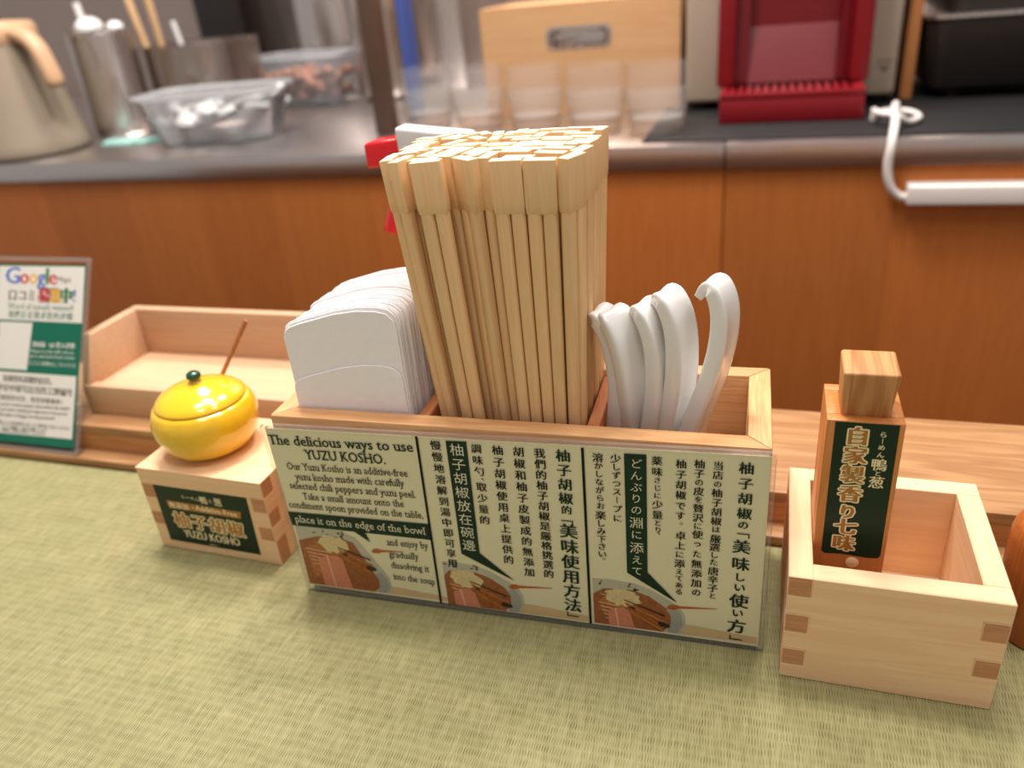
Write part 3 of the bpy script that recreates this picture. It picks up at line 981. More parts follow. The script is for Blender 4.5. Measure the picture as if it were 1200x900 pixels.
# three small bowl pictures; anchors: noodle-topping centre, meat corners, bamboo shoots, spoon
PICS = [
    dict(o=(2.13, 3.44), m0=(1.06, 0.75), m1=(2.45, 0.55), n0=(2.69, 2.82), n1=(4.25, 2.0), s0=(4.62, 3.33), s1=(6.01, 3.49), b=(4.66, 0.68), L=(0.17, 3.33), top=4.38, x0=0.12, x1=5.9, x2=8.35),
    dict(o=(9.33, 2.2), m0=(8.54, 0.47), m1=(9.64, 0.60), n0=(9.83, 1.62), n1=(11.5, 0.67), s0=(11.85, 2.06), s1=(13.78, 2.28), b=(12.23, 0.46), L=(7.89, 2.31), top=3.1, x0=8.14, x1=13.0, x2=15.5),
    dict(o=(17.21, 2.25), m0=(16.5, 0.44), m1=(17.47, 0.6), n0=(17.6, 1.64), n1=(19.3, 0.71), s0=(19.57, 2.0), s1=(21.54, 2.24), b=(20.1, 0.42), L=(15.7, 2.49), top=3.1, x0=15.78, x1=20.9, x2=23.4),
]
LOW = 0.5
PM = ['tan_print', 'bowlgrey', 'bowlshade', 'broth', 'noodle', 'onion', 'meat', 'meat_line', 'menma', 'char', 'orange_print']
for k, q in enumerate(PICS):
    p = Print()
    lo = LOW if k == 0 else 0.36
    def clip(pts, q=q, lo=lo):
        return [(max(x, q['x0']), max(y, lo)) for x, y in pts]
    r = random.Random(k)
    x0, o = q['x0'], q['o']
    rim = o[0] + 2.6
    # table under the bowl, the bowl itself, then what is in it
    p.poly(clip([(rim - 0.4, 1.0), (rim - 0.4, lo), (q['x2'], lo), (q['x2'], 0.75), (rim + 0.8, 1.0)]), 0, 0.004)
    p.poly(clip([(x0, o[1] + 0.95), (x0, lo), (rim + 0.1, lo), (rim + 0.35, 0.9), (rim + 0.3, 1.6), (rim, 2.1), (o[0] + 1.4, o[1] + 0.6), (o[0] + 0.6, o[1] + 0.9), (o[0] - 0.6, o[1] + 1.0)]), 1, 0.008)
    p.poly(clip([(rim - 0.5, lo), (rim - 0.05, lo), (rim + 0.22, 0.9), (rim + 0.15, 1.5), (rim - 0.15, 1.95), (rim - 0.6, 1.6)]), 2, 0.012)
    p.poly(clip([(x0, o[1] - 0.0), (x0, lo), (rim - 0.7, lo), (rim - 0.35, 0.9), (rim - 0.35, 1.4), (rim - 0.6, 1.9), (o[0] + 1.2, o[1] + 0.25), (o[0] + 0.4, o[1] + 0.5), (o[0] - 0.9, o[1] + 0.4)]), 3, 0.016)
    p.poly(clip([(x0 + 0.3, o[1] - 0.4), (x0 + 0.5, 1.0), (o[0] - 0.2, o[1] - 1.3), (o[0] + 0.2, o[1] - 0.5), (o[0] - 0.8, o[1] - 0.05)]), 4, 0.019)
    for i in range(9):
        yy = o[1] - 0.45 - i * 0.12
        p.poly(clip([(x0 + 0.25 + 0.04 * i, yy), (x0 + 0.25 + 0.04 * i, yy - 0.045), (o[0] - 0.2, yy - 0.18), (o[0] - 0.2, yy - 0.12)]), 3 if i % 2 else 7, 0.021)
    # shredded leek on top
    p.ellipse((o[0], o[1] - 0.12), 0.85, 0.48, 4, 0.022, rot=-0.1, wob=0.12, seed=k)
    p.ellipse(o, 0.84, 0.55, 5, 0.024, rot=-0.12, wob=0.14, seed=k + 5)
    for i in range(16):
        a = r.random() * 6.28
        c = (o[0] + 0.7 * math.cos(a) * r.random(), o[1] + 0.42 * math.sin(a) * r.random())
        w = r.uniform(0.2, 0.5); s = r.uniform(-0.7, 0.7)
        dx, dy = w * math.cos(s), w * math.sin(s)
        p.poly([(c[0] - dx, c[1] - dy * 0.6), (c[0] - dx, c[1] - dy * 0.6 - 0.03), (c[0] + dx * 0.4, c[1] + dy * 0.5), (c[0] + dx * 0.4, c[1] + dy * 0.5 + 0.035)], 7 if i % 3 else 5, 0.026 + 0.0003 * i)
    # two slices of duck
    m0, m1 = q['m0'], q['m1']
    tp = o[1] - 0.85 if k else o[1] - 0.95
    mid = ((m0[0] + m1[0]) / 2 - 0.05)
    p.poly(clip([(m0[0] - 0.02, tp - 0.1), (m0[0] + 0.02, lo), (mid, lo), (mid - 0.12, tp + 0.12)]), 6, 0.033)
    p.poly(clip([(mid - 0.08, tp + 0.14), (mid + 0.06, lo), (m1[0] + 0.3, lo), (m1[0] + 0.05, tp + 0.0), (m1[0] - 0.2, tp + 0.22)]), 6, 0.0335)
    p.poly(clip([(mid - 0.13, tp + 0.13), (mid, lo), (mid + 0.07, lo), (mid - 0.06, tp + 0.15)]), 7, 0.034)
    # bamboo shoots
    n0, n1 = q['n0'], q['n1']
    for i in range(4):
        oy = -0.24 * i + 0.25
        p.poly(clip([(n0[0] - 0.3 + 0.12 * i, n0[1] + oy + 0.1), (n0[0] - 0.25 + 0.12 * i, n0[1] + oy - 0.1), (n1[0] - 0.1 * i, n1[1] + oy - 0.1), (n1[0] - 0.05 - 0.1 * i, n1[1] + oy + 0.1)]), 8 if i % 2 else 4, 0.035 + 0.0004 * i)
    p.poly(clip([(n0[0] - 0.35, n0[1] + 0.5), (n0[0] - 0.3, n0[1] + 0.42), (n1[0] - 0.1, n1[1] + 0.62), (n1[0] - 0.1, n1[1] + 0.72)]), 9, 0.038)
    p.ellipse((n1[0] - 0.15, n1[1] + 0.12), 0.3, 0.16, 9, 0.0385, rot=-0.3, wob=0.15, seed=3)
    p.ellipse((n0[0] + 0.05, n0[1] + 0.02), 0.16, 0.08, 9, 0.0388, rot=-0.3, wob=0.2, seed=4)
    # sprinkled pepper
    for i in range(8):
        c = (o[0] + 0.5 + r.uniform(-.25, .25), o[1] + 0.72 + r.uniform(-.25, .2)) if i < 5 else (o[0] - 0.5 + r.uniform(-.6, .5), o[1] + 0.7 + r.uniform(-.1, .15))
        p.ellipse(c, r.uniform(.03, .09), r.uniform(.03, .06), 9, 0.039 + 0.0002 * i, n=10, wob=0.3, seed=i)
    # orange condiment spoon resting on the rim
    s0, s1 = q['s0'], q['s1']
    p.ellipse(s0, 0.27, 0.14, 10, 0.0405, rot=0.1)
    p.poly([(s0[0], s0[1] + 0.08), (s0[0], s0[1] - 0.07), (s1[0], s1[1] - 0.03), (s1[0], s1[1] + 0.0)], 10, 0.041)
    p.ellipse((s0[0] - 0.1, s0[1] - 0.06), 0.2, 0.07, 8, 0.0415, rot=0.2)
    p.build('bowl_picture', PM, sheet)

for q in BANDS:
    p = Print()
    p.poly(q, 0, 0.044)
    p.build('green_banner', ['ink_green'], sheet)
p = Print()
for (a, b) in DIVS:
    p.poly([(a[0] - 0.06, min(a[1], 10.5)), (b[0] - 0.06, 0.32), (b[0] + 0.06, 0.32), (a[0] + 0.06, min(a[1], 10.5))], 0, 0.047)
for s, a, b, sz in HEAD:
    p.column(s, a, b, sz * 0.92, 1, 0.0475, bold=0.028)
for s, a, b, sz in BODY:
    p.column(s, a, b, sz, 0, 0.0475, bold=0.02)
for s, a, b, sz in WHITE:
    p.column(s, a, b, sz, 2, 0.0475)
for kind, s, a, b in ENG:
    p.line(s, (a[0] + 0.1, a[1]), b, {'T': 1, 'b': 0, 'w': 2}[kind], 0.0475, serif=True, height={'T': 0.80, 'b': 0.60, 'w': 0.66}[kind], bold={'T': 0.012, 'b': 0.0, 'w': 0.0}[kind])
p.build('lettering', ['ink', 'ink_green', 'ink_white'], sheet)

# ------------------------------------------------------------------ chopsticks
def chop_proto():
    r = thing('disposable_chopsticks', '', 'chopsticks', (0, 0, 0), 0, 'joined chopsticks bundled in the wooden box')
    H = 21.65
    m = MB()
    m.hull8([(-0.635, -0.255, 19.48), (0.635, -0.255, 19.48), (0.635, 0.255, 19.48), (-0.635, 0.255, 19.48)],
            [(-0.665, -0.27, 19.9), (0.665, -0.27, 19.9), (0.665, 0.27, 19.9), (-0.665, 0.27, 19.9)])
    hd = m.hull8([(-0.665, -0.27, 19.9), (0.665, -0.27, 19.9), (0.665, 0.27, 19.9), (-0.665, 0.27, 19.9)],
            [(-0.665, -0.27, H), (0.665, -0.27, H), (0.665, 0.27, H), (-0.665, 0.27, H)])
    bmesh.ops.remove_doubles(m.bm, verts=m.bm.verts[:], dist=1e-6)
    m.bm.normal_update()
    for f in list(m.bm.faces):
        if abs(f.calc_center_median().z - 19.9 * CM) < 1e-6:
            m.bm.faces.remove(f)
    for f in m.bm.faces:
        f.material_index = 1 if f.normal.z > 0.9 else 0
    m.build('head', ['chop', 'chop_end'], r, bevel=0.045, seg=2)
    for s in (-1, 1):
        m = MB()
        rings = []
        for z, cx, hw, hd_ in ((0, 0.21, 0.195, 0.2), (9.5, 0.28, 0.268, 0.238), (15, 0.31, 0.296, 0.25), (19.5, 0.328, 0.312, 0.258)):
            ring = []
            for i in range(12):
                a = 2 * PI * i / 12 + PI / 12
                ca, sa = math.cos(a), math.sin(a)
                e = 0.62
                ring.append((s * cx + hw * math.copysign(abs(ca) ** e, ca), hd_ * math.copysign(abs(sa) ** e, sa), z))
            rings.append(ring)
        m.loft(rings)
        m.build('stick', 'chop', r, smooth=True, ang=50)
    return r

FRONT_LABELS = [
    'joined chopsticks at the left front corner of the bundle, seen edge-on',
    'edge-on joined chopsticks second from the bundle\'s left front corner',
    'flat-facing joined chopsticks leaning left at the front of the bundle, beside edge-on pairs',
    'joined chopsticks turned half sideways between two flat-facing front pairs',
    'edge-on joined chopsticks set back behind the flat-facing middle pair of the front',
    'flat-facing joined chopsticks in the middle of the bundle\'s front row',
    'upright flat-facing joined chopsticks second from the right of the front row',
    'sideways joined chopsticks at the right front corner beside the divider',
]
cp = chop_proto()
rc = random.Random(11)
for i, (u, v, a) in enumerate(CHOPS):
    o = cp if i == 0 else copy_tree(cp)
    ub = 15.15 + (u - 15.95) * 0.69
    vb = 1.55 + (v - 1.35) * 0.72
    zt = 22.42 + (v - 1.5) * 0.015 + (rc.uniform(-0.04, 0.04) if i > 7 else rc.uniform(-0.03, 0.05))
    top, bot = in_box(u, v, zt), in_box(ub, vb, 0.82)
    ax = (top - bot).normalized()
    rx = Vector((math.cos(math.radians(a) + BA), math.sin(math.radians(a) + BA), 0))
    rx = (rx - ax * rx.dot(ax)).normalized()
    ry_ = ax.cross(rx)
    M = Matrix((rx, ry_, ax)).transposed().to_4x4()
    M.translation = top - ax * (21.65 * CM)
    o.matrix_world = M
    o['label'] = FRONT_LABELS[i] if i < 8 else 'pale wooden joined chopsticks packed inside the bundle, only the top showing'

# ------------------------------------------------------------------ napkins
def napkin_outline(w, h, dx=0):
    return [(0.02, 0), (w, 0), (w - 0.02, h - 0.75), (w - 0.12, h - 0.35), (w - 0.42, h - 0.06), (w - 0.95, h + 0.06), (w - 1.9, h + 0.06), (w - 3.1, h - 0.12),
            (0.9, h - 0.62), (0.35, h - 0.82), (0.06, h - 1.05), (-0.02, h - 1.4)]
def napkin_proto():
    r = thing('paper_napkin', '', 'napkin', (0, 0, 0), 0, 'paper napkins stacked in the wooden box')
    def sheet_mesh(w, h, y0, y1, name):
        m = MB()
        rings = []
        m.prism(napkin_outline(w, h), y0, y1, 'xz')
        for vtx in m.bm.verts:          # the paper bellies a little towards the front
            z = vtx.co.z / CM; x = vtx.co.x / CM
            vtx.co.y += (-0.10 * math.sin(min(1, max(0, z / 15)) * PI) + 0.05 * (x - 3) / 3) * CM
        m.build(name, 'napkin', r, bevel=0.025, seg=1)
    sheet_mesh(5.85, 15.0, 0.012, 0.058, 'back_leaf')
    sheet_mesh(5.8, 12.3, -0.045, 0.0, 'front_flap')
    return r
npk = napkin_proto()
rn = random.Random(5)
NN = 43
for i in range(NN):
    o = npk if i == 0 else copy_tree(npk)
    v = 1.22 + i * 0.117
    step = [0, 0, 0.0, -0.03, 0.02, 0.05][i % 6] + (0.12 if i > 14 else 0) + (0.14 if i > 26 else 0)
    dz = rn.uniform(-0.1, 0.1) + (0 if i else 0.0) + (0.12 if i > 20 else 0)
    o.location = in_box(1.06 + (0 if i == 0 else step + rn.uniform(-0.03, 0.05)), v, 0.82 + dz * (i > 0) + (0.1 if i > 0 else 0))
    o.rotation_euler = (-0.012 * (i / NN), rn.uniform(-0.006, 0.006) * (i > 0), BA + 0.012)
    if i == 0:
        o['label'] = 'front white paper napkin of the stack, facing out with its flap'
    elif i == NN - 1:
        o['label'] = 'rearmost white paper napkin of the stack in the wooden box'
    else:
        o['label'] = 'folded white paper napkin inside the stack, only its edges showing'

# ------------------------------------------------------------------ soup spoons
def spoon_proto():
    r = thing('soup_spoon', '', 'spoon', (0, 0, 0), 0, None)
    # spine of the handle in (x, z); x grows towards the spoon's back
    sp = smooth_path([(-0.55, 0, 6.6), (-0.42, 0, 8.6), (0.12, 0, 10.6), (0.72, 0, 12.4), (1.08, 0, 14.0), (1.16, 0, 15.3), (1.0, 0, 16.15), (0.7, 0, 16.64), (0.34, 0, 16.5), (-0.02, 0, 16.02)], 5)
    n = len(sp)
    m = MB()
    rings = []
    for i, p in enumerate(sp):
        t = (sp[min(i + 1, n - 1)] - sp[max(i - 1, 0)]).normalized()
        nx = Vector((t.z, 0, -t.x))                  # outward (back of the curve)
        s = i / (n - 1)
        w = 0.98 - 0.27 * s if s < 0.75 else 0.775 - (s - 0.75) * 2.3
        dpt = 0.48 - 0.15 * s if s < 0.8 else 0.36 - (s - 0.8) * 0.8
        w = max(w, 0.22); dpt = max(dpt, 0.16)
        # shallow channel: solid bar with rounded rims, hollow on the inner side
        prof = [(-0.95, -0.86), (-0.82, -0.96), (-0.5, -1.0), (0.4, -1.0), (0.72, -0.97), (0.86, -0.88), (0.84, -0.7), (0.72, -0.35), (0.68, 0), (0.72, 0.35), (0.84, 0.7), (0.86, 0.88), (0.72, 0.97), (0.4, 1.0), (-0.5, 1.0), (-0.82, 0.96), (-0.95, 0.86), (-0.85, 0.7), (-0.2, 0.35), (-0.1, 0), (-0.2, -0.35), (-0.85, -0.7)]
        rings.append([p + nx * (a * dpt) + Vector((0, b * w, 0)) for a, b in prof])
    m.loft(rings)
    m.build('handle', 'porcelain', r, smooth=True, ang=62)
    # bowl: oval shell whose open side faces +x
    m = MB()
    def shell(off, shrink):
        out = []
        for i in range(9):
            f = i / 8.0
            ring = []
            for j in range(20):
                a = 2 * PI * j / 20
                rr = 1 - shrink
                yy = 2.15 * rr * f ** 0.75 * math.cos(a) * (1 - 0.12 * math.sin(a))
                zz = 4.95 + 2.3 * rr * f ** 0.75 * math.sin(a)
                xx = -1.05 + 1.25 * f ** 2.2 + off
                ring.append((xx - 0.1, yy, zz))
            out.append(ring)
        return out
    A = shell(0, 0)[::-1]
    B = shell(0.22, 0.06)
    B[-1] = [(x - 0.2, y, z) for x, y, z in B[-1]]
    A2 = [A[i] for i in range(8)]
    m.loft([B[i] for i in range(8, 0, -1)][::-1] if False else A2[::-1], cap0=True, cap1=False)
    m.loft([B[i] for i in range(1, 9)], cap0=True, cap1=False)
    a, b = A2[0], B[8]
    va = [m._v(q) for q in a]; vb = [m._v(q) for q in b]
    for i in range(20):
        j = (i + 1) % 20
        m.bm.faces.new((va[i], va[j], vb[j], vb[i]))
    bmesh.ops.remove_doubles(m.bm, verts=m.bm.verts[:], dist=1e-6)
    m.build('bowl', 'porcelain', r, smooth=True, ang=60)
    return r
SP = [
    # u at the rim, v, z shift, lean (positive leans right), yaw, label
    (16.52, 3.9, -1.6, -0.22, -0.35, 'leftmost white soup spoon, half hidden beside the chopsticks'),
    (17.5, 3.75, -1.35, -0.24, -0.72, 'white soup spoon second from the left, broad side showing'),
    (18.25, 3.6, -1.05, -0.17, -0.5, 'middle one of the five white soup spoons in the wooden box'),
    (19.00, 3.5, -0.45, -0.145, -0.48, 'white soup spoon second from the right, its hook touching the middle one'),
    (19.98, 3.45, 0.08, -0.01, -0.36, 'rightmost and tallest white soup spoon, standing apart from the others'),
]
spn = spoon_proto()
for i, (u, v, dz, lean, yaw, lab_) in enumerate(SP):
    o = spn if i == 0 else copy_tree(spn)
    M = Matrix.Rotation(BA, 4, 'Z') @ Matrix.Rotation(lean, 4, 'Y') @ Matrix.Rotation(yaw, 4, 'Z')
    piv = Vector((-0.35, 0, 9.4)) * CM
    tgt = in_box(u, v, 9.4 + dz)
    M.translation = tgt - (M.to_3x3() @ piv)
    o.matrix_world = M
    o['label'] = lab_
    o['group'] = 'white soup spoons in the wooden box'

# ------------------------------------------------------------------ spray bottle behind the chopsticks
r = thing('spray_bottle', 'spray bottle with red nozzle and trigger, half hidden behind the chopsticks', 'spray bottle', (-16.9, 41.2, 2.6))
m = MB()
m.lathe([(0, 0), (2.2, 0), (2.4, 0.2), (2.4, 10.5), (2.2, 11.8), (1.5, 13.0), (1.2, 13.4), (1.2, 14.4), (0, 14.4)], 36)
m.build('bottle', 'spray_bottle', r, smooth=True, ang=50)
m = MB()
m.lathe([(1.3, 14.4), (1.45, 14.5), (1.45, 16.0), (1.2, 16.3), (0, 16.3)], 24)
m.build('collar', 'red_pl', r, smooth=True, ang=50)
m = MB()
m.prism([(-2.8, 17.6), (-0.8, 16.3), (1.3, 16.3), (1.8, 17.6), (1.4, 19.0), (-0.5, 19.2), (-2.8, 19.48)], -0.75, 0.75, 'xz')
m.build('head_casing', 'white_clear', r, bevel=0.2, seg=3)
m = MB()
m.hull8([(-4.6, -1.1, 17.35), (-2.7, -0.8, 17.45), (-2.7, 0.8, 17.45), (-4.6, 0.75, 17.35)],
        [(-4.6, -1.1, 18.72), (-2.7, -0.8, 18.9), (-2.7, 0.8, 18.9), (-4.6, 0.75, 18.72)])
m.build('nozzle', 'red_pl', r, bevel=0.16, seg=3)
m = MB()
pts = smooth_path([(-1.6, 0, 17.4), (-2.6, 0, 16.2), (-3.4, 0, 14.9), (-3.95, 0, 13.75), (-4.05, 0, 13.4)], 5)
m.tube(pts, [0.5] * (len(pts) - 2) + [0.46, 0.3], 12, 1.3)
m.build('trigger', 'red_pl', r, smooth=True, ang=60)

# ------------------------------------------------------------------ tray on the ledge
r = thing('wooden_tray', 'open pale wooden tray on the ledge behind the yellow pot', 'tray', (-47.3, 39.3, 2.6))
TW, TD = 21.5, 7.2
m = MB(); m.box(0, 0, 0, TW, 0.7, 2.35); m.build('front_lip', 'tray', r, bevel=0.08)
m = MB(); m.box(0, TD - 0.8, 0, TW, TD, 5.75); m.build('back_wall', 'tray', r, bevel=0.08)
for x in (0, TW - 0.8):
    m = MB(); m.prism([(0.72, 0), (TD - 0.82, 0), (TD - 0.82, 5.75), (1.6, 5.75), (0.12, 2.37), (0.72, 2.37)], x, x + 0.8, 'yz'); m.build('side_wall', 'tray', r, bevel=0.06)
m = MB(); m.box(0.82, 0.72, 0.0, TW - 0.82, TD - 0.82, 2.1); m.build('tray_floor', 'tray', r)

# ------------------------------------------------------------------ leaning review card at the left edge
TH = math.atan2(6.7, 12.6)
r = thing('review_card', 'green and white laminated review request card leaning at the left edge', 'card', (-46.7, 36.47, 0.62))
r.rotation_euler = (-TH, 0, 0)
m = MB(); m.prism(rquad([(-10.0, 14.42), (-10.0, 0.0), (-0.05, 0.0), (0.14, 14.42)], 0.3), -0.06, 0.1, 'xz')
m.build('clear_sleeve', 'acrylic', r)
edge_frame('sleeve_edge', rquad([(-10.03, 14.45), (-10.03, -0.03), (-0.02, -0.03), (0.17, 14.45)], 0.32), rquad([(-9.75, 14.1), (-9.7, 0.32), (-0.38, 0.32), (-0.14, 14.1)], 0.2), -0.075, 0.115, r)
m = MB(); m.prism([(-9.6, 13.86), (-9.5, 0.5), (-0.52, 0.5), (-0.2, 13.88)], 0.0, 0.02, 'xz')
sh = m.build('printed_sheet', 'teal', r)
m = MB(); m.box(-0.35, -0.16, 3.6, 0.02, 0.12, 3.95); m.build('sleeve_clip', 'acrylic_rim', r, bevel=0.05)
p = Print()
p.poly([(-8.55, 13.7), (-8.48, 9.66), (-0.35, 9.66), (-0.36, 13.77)], 0, 0.004)
p.poly([(-8.22, 9.5), (-8.2, 5.96), (-5.3, 5.97), (-4.98, 9.52)], 0, 0.004)
p.poly([(-8.2, 5.76), (-7.9, 1.12), (-0.7, 1.18), (-0.6, 5.78)], 0, 0.004)
p.build('white_panel', ['sheet_white'], sh)
p = Print()
d = 0.008
def one(ch, x0, x1, y, h, mi, bold=0.03):
    vs, fs = glyphs(ch)
    a, b = min(v[0] for v in vs), max(v[0] for v in vs)
    s = (x1 - x0) / (b - a)
    for k, bo in enumerate((-bold, 0, bold)):
        p.add(vs, fs, lambda q: (x0 + (q[0] - a + bo) * s, y + q[1] * h), mi, d + 0.0003 * k)
one('G', -7.8, -6.45, 12.42, 1.75, 1, 0.02); one('o', -6.35, -5.6, 12.42, 1.6, 2); one('o', -5.5, -4.75, 12.42, 1.6, 3)
one('g', -4.7, -4.0, 12.42, 1.6, 1); one('l', -3.9, -3.72, 12.42, 1.75, 4); one('e', -3.6, -2.9, 12.42, 1.6, 2)
p.line('Maps', (-2.75, 12.6), (-1.6, 12.62), 0, d, height=0.6)
for ch, x in zip('口コミ', (-7.05, -6.1, -5.2)):
    p.cjk(ch, (x, 11.55), 0.9, 0, d, bold=0.03)
for ch, x, mi in zip('募集中', (-4.0, -2.9, -1.95), (2, 3, 4)):
    p.cjk(ch, (x, 11.62), 1.22, 0, d, bold=0.09)
    p.cjk(ch, (x, 11.62), 1.14, mi, d + 0.004, bold=0.05)
p.line('!', (-1.3, 11.2), (-1.05, 11.2), 1, d, height=1.3)
p.line('Word of mouth wanted!', (-7.5, 10.5), (-1.2, 10.53), 5, d, serif=True, height=0.62)
for i, ch in enumerate('我們正在需求您的評價'):
    p.cjk(ch, (-7.1 + i * 0.62, 10.1), 0.58, 5, d, bold=0.02)
for i, ch in enumerate('請掃描'):
    p.cjk(ch, (-4.7 + i * 0.42, 7.95), 0.42, 6, d, bold=0.03)
p.line('QR', (-3.3, 7.8), (-2.75, 7.8), 6, d, bold=0.03)
for i, ch in enumerate('登入評價'):
    p.cjk(ch, (-2.45 + i * 0.45, 7.98), 0.44, 6, d, bold=0.03)
p.line('Please use this QR code to', (-5.0, 7.32), (-0.95, 7.38), 6, d, height=0.36)
p.line('give a word-of-mouth review', (-5.05, 6.95), (-0.85, 7.0), 6, d, height=0.36)
for i, ch in enumerate('口コミ投稿はこちらから'):
    p.cjk(ch, (-4.95 + i * 0.41, 6.55), 0.38, 6, d)
def row(s, a, b, y, size, mi, bold=0.02):
    n = len(s)
    for i, ch in enumerate(s):
        p.cjk(ch, (a + (b - a) * i / (n - 1), y), size, mi, d, bold)
row('如果您有喜歡的店员，', -7.3, -2.75, 5.27, 0.56, 0)
row('评论中填写店员的工牌编号', -7.85, -1.15, 4.55, 0.62, 0)
row('感谢您的支持，祝您用餐愉快！', -7.9, -1.7, 3.82, 0.44, 0)
p.line('If you have a favorite employee, please include their number', (-8.0, 3.18), (-1.0, 3.28), 0, d, serif=True, height=0.34, bold=0.02)
p.line('in your review. Anything you appreciate in the process', (-8.0, 2.8), (-1.25, 2.88), 0, d, serif=True, height=0.34, bold=0.02)
p.line('will make us happy moving forward', (-8.0, 2.4), (-2.4, 2.46), 0, d, serif=True, height=0.34, bold=0.02)
row('お気に入りの店員がいましたら番号をご記入ください', -7.85, -1.05, 1.93, 0.32, 0)
row('口コミ投稿にご協力お願いします', -7.3, -3.2, 1.62, 0.3, 0)
row('皆様のご意見をお待ちしております', -7.3, -3.3, 1.36, 0.3, 0)
p.build('lettering', ['ink', 'g_blue', 'g_red', 'g_yellow', 'g_green', 'teal', 'sheet_white'], sh)

# ------------------------------------------------------------------ on the kitchen counter
ZC = 10.27
def rrect(cx, cy, hx, hy, rr, z, n=5, rot=0.0):
    pts = []
    cs, sn = math.cos(rot), math.sin(rot)
    for (sx, sy, a0) in ((1, 1, 0), (-1, 1, 90), (-1, -1, 180), (1, -1, 270)):
        for i in range(n + 1):
            a = math.radians(a0 + 90 * i / n)
            x, y = sx * (hx - rr) + rr * math.cos(a), sy * (hy - rr) + rr * math.sin(a)
            pts.append((cx + x * cs - y * sn, cy + x * sn + y * cs, z))
    return pts

# beige pitcher
r = thing('drinks_pitcher', 'beige insulated pitcher with tan lid and handle at the left edge', 'pitcher', (-114.5, 101.5, ZC))
m = MB()
m.lathe([(0, 0), (9.2, 0), (9.5, 0.3), (9.6, 0.9), (9.3, 2.0), (8.2, 8), (7.2, 13.5), (6.8, 15.9), (0, 15.9)], 48)
m.build('pitcher_body', 'beige', r, smooth=True, ang=50)
m = MB()
m.lathe([(6.85, 15.9), (7.0, 16.1), (6.9, 18.2), (6.4, 18.9), (3, 19.2), (0, 19.2)], 48)
m.build('lid', 'tan_pl', r, smooth=True, ang=50)
m = MB()
pts = smooth_path([(4.5, -1.0, 17.2), (8.0, -1.4, 17.0), (10.3, -1.6, 15.4), (11.4, -1.7, 12.5), (12.0, -1.7, 9.6)], 6)
m.tube(pts, [1.5] * (len(pts) - 2) + [1.4, 0.9], 16, 0.75)
m.build('handle', 'tan_pl', r, smooth=True, ang=60)
m = MB(); m.box(3.2, -6.8, 16.9, 5.0, -5.0, 17.9); m.build('spout_slot', 'black_gap', r)

# steel utensil pots
def steel_pot(name, label, x, y, rad, h, mat='steel', cat='pot', bot=0.4):
    r = thing(name, label, cat, (x, y, ZC))
    m = MB()
    m.lathe([(0, 0), (rad - bot, 0), (rad - 0.1, bot), (rad, bot * 2), (rad, h), (rad + 0.25, h + 0.1), (rad + 0.2, h + 0.3), (rad - 0.15, h + 0.2), (rad - 0.2, h - 0.3), (rad - 0.25, bot * 2 + 0.4), (0, bot + 0.5)], 48)
    m.build('pot_wall', mat, r, smooth=True, ang=50)
    return r
steel_pot('utensil_pot', 'tall steel pot of white ladles beside the beige pitcher', -106.8, 115.6, 5.1, 15.9)
steel_pot('utensil_pot', 'wide steel pot holding long wooden chopsticks behind the clear tub', -95.4, 126.0, 9.5, 12.9, 'steel_dark')
def ladle(x, y, z, rad, lean, label):
    r = thing('ladle', label, 'ladle', (x, y, z), 0, 'white ladles in the steel pot')
    m = MB()
    pr = [(rad, 0)]
    for i in range(1, 8):
        a = PI / 2 * i / 8
        pr.append((rad * math.cos(a), rad * 0.8 * math.sin(a)))
    pr.append((0, rad * 0.8))
    m.lathe(pr, 24)
    m.lathe([(rad * 0.94, 0), (rad * 0.6, rad * 0.5), (0, rad * 0.7)], 24)
    b = m.build('ladle_bowl', 'porcelain', r, smooth=True, ang=60)
    m = MB(); m.tube([(0, 0.6, 0), (0.3, 0.8, -6), (0.4, 0.6, -13)], [0.45, 0.4, 0.4], 10)
    m.build('handle', 'porcelain', r, smooth=True)
    r.rotation_euler = (lean, 0, 0)
ladle(-107.6, 114.8, 27.0, 2.3, 0.12, 'larger white ladle head at the left of the steel pot')
ladle(-102.9, 115.3, 26.8, 1.4, 0.1, 'smaller white ladle head at the right of the steel pot')
m = MB(); m.tube([(0, 0, 0), (-0.2, 0.1, 5), (-1.2, 0.2, 14)], [0.5, 0.5, 0.6], 10)
o = m.build('white_spatula', 'porcelain', None, smooth=True); o.location = Vector((-109.4, 116.5, 17)) * CM
tag(o, 'white handle leaning left above the tall steel pot', 'utensil')
def stick_between(name, a, b, r0, r1, mat, label, cat, group=None):
    a, b = Vector(a), Vector(b)
    m = MB(); m.tube([(0, 0, 0), (b - a) * 0.5, b - a], [r0, (r0 + r1) / 2, r1], 10)
    o = m.build(name, mat, None, smooth=True); o.location = a * CM
    return tag(o, label, cat, group)
stick_between('cooking_chopstick', (-101.2, 121.4, 12), (-105.4, 121.8, 37), 0.45, 0.75, 'long_stick', 'left one of two long wooden sticks in the wide steel pot', 'chopstick', 'long wooden sticks in the steel pot')
stick_between('cooking_chopstick', (-100.0, 122.2, 12), (-100.6, 121.6, 37), 0.45, 0.75, 'long_stick', 'right one of two long wooden sticks in the wide steel pot', 'chopstick', 'long wooden sticks in the steel pot')
stick_between('white_stirrer', (-93.9, 121, 13), (-95.3, 120, 27.0), 0.5, 0.45, 'porcelain', 'short white handle sticking out of the wide steel pot', 'utensil')

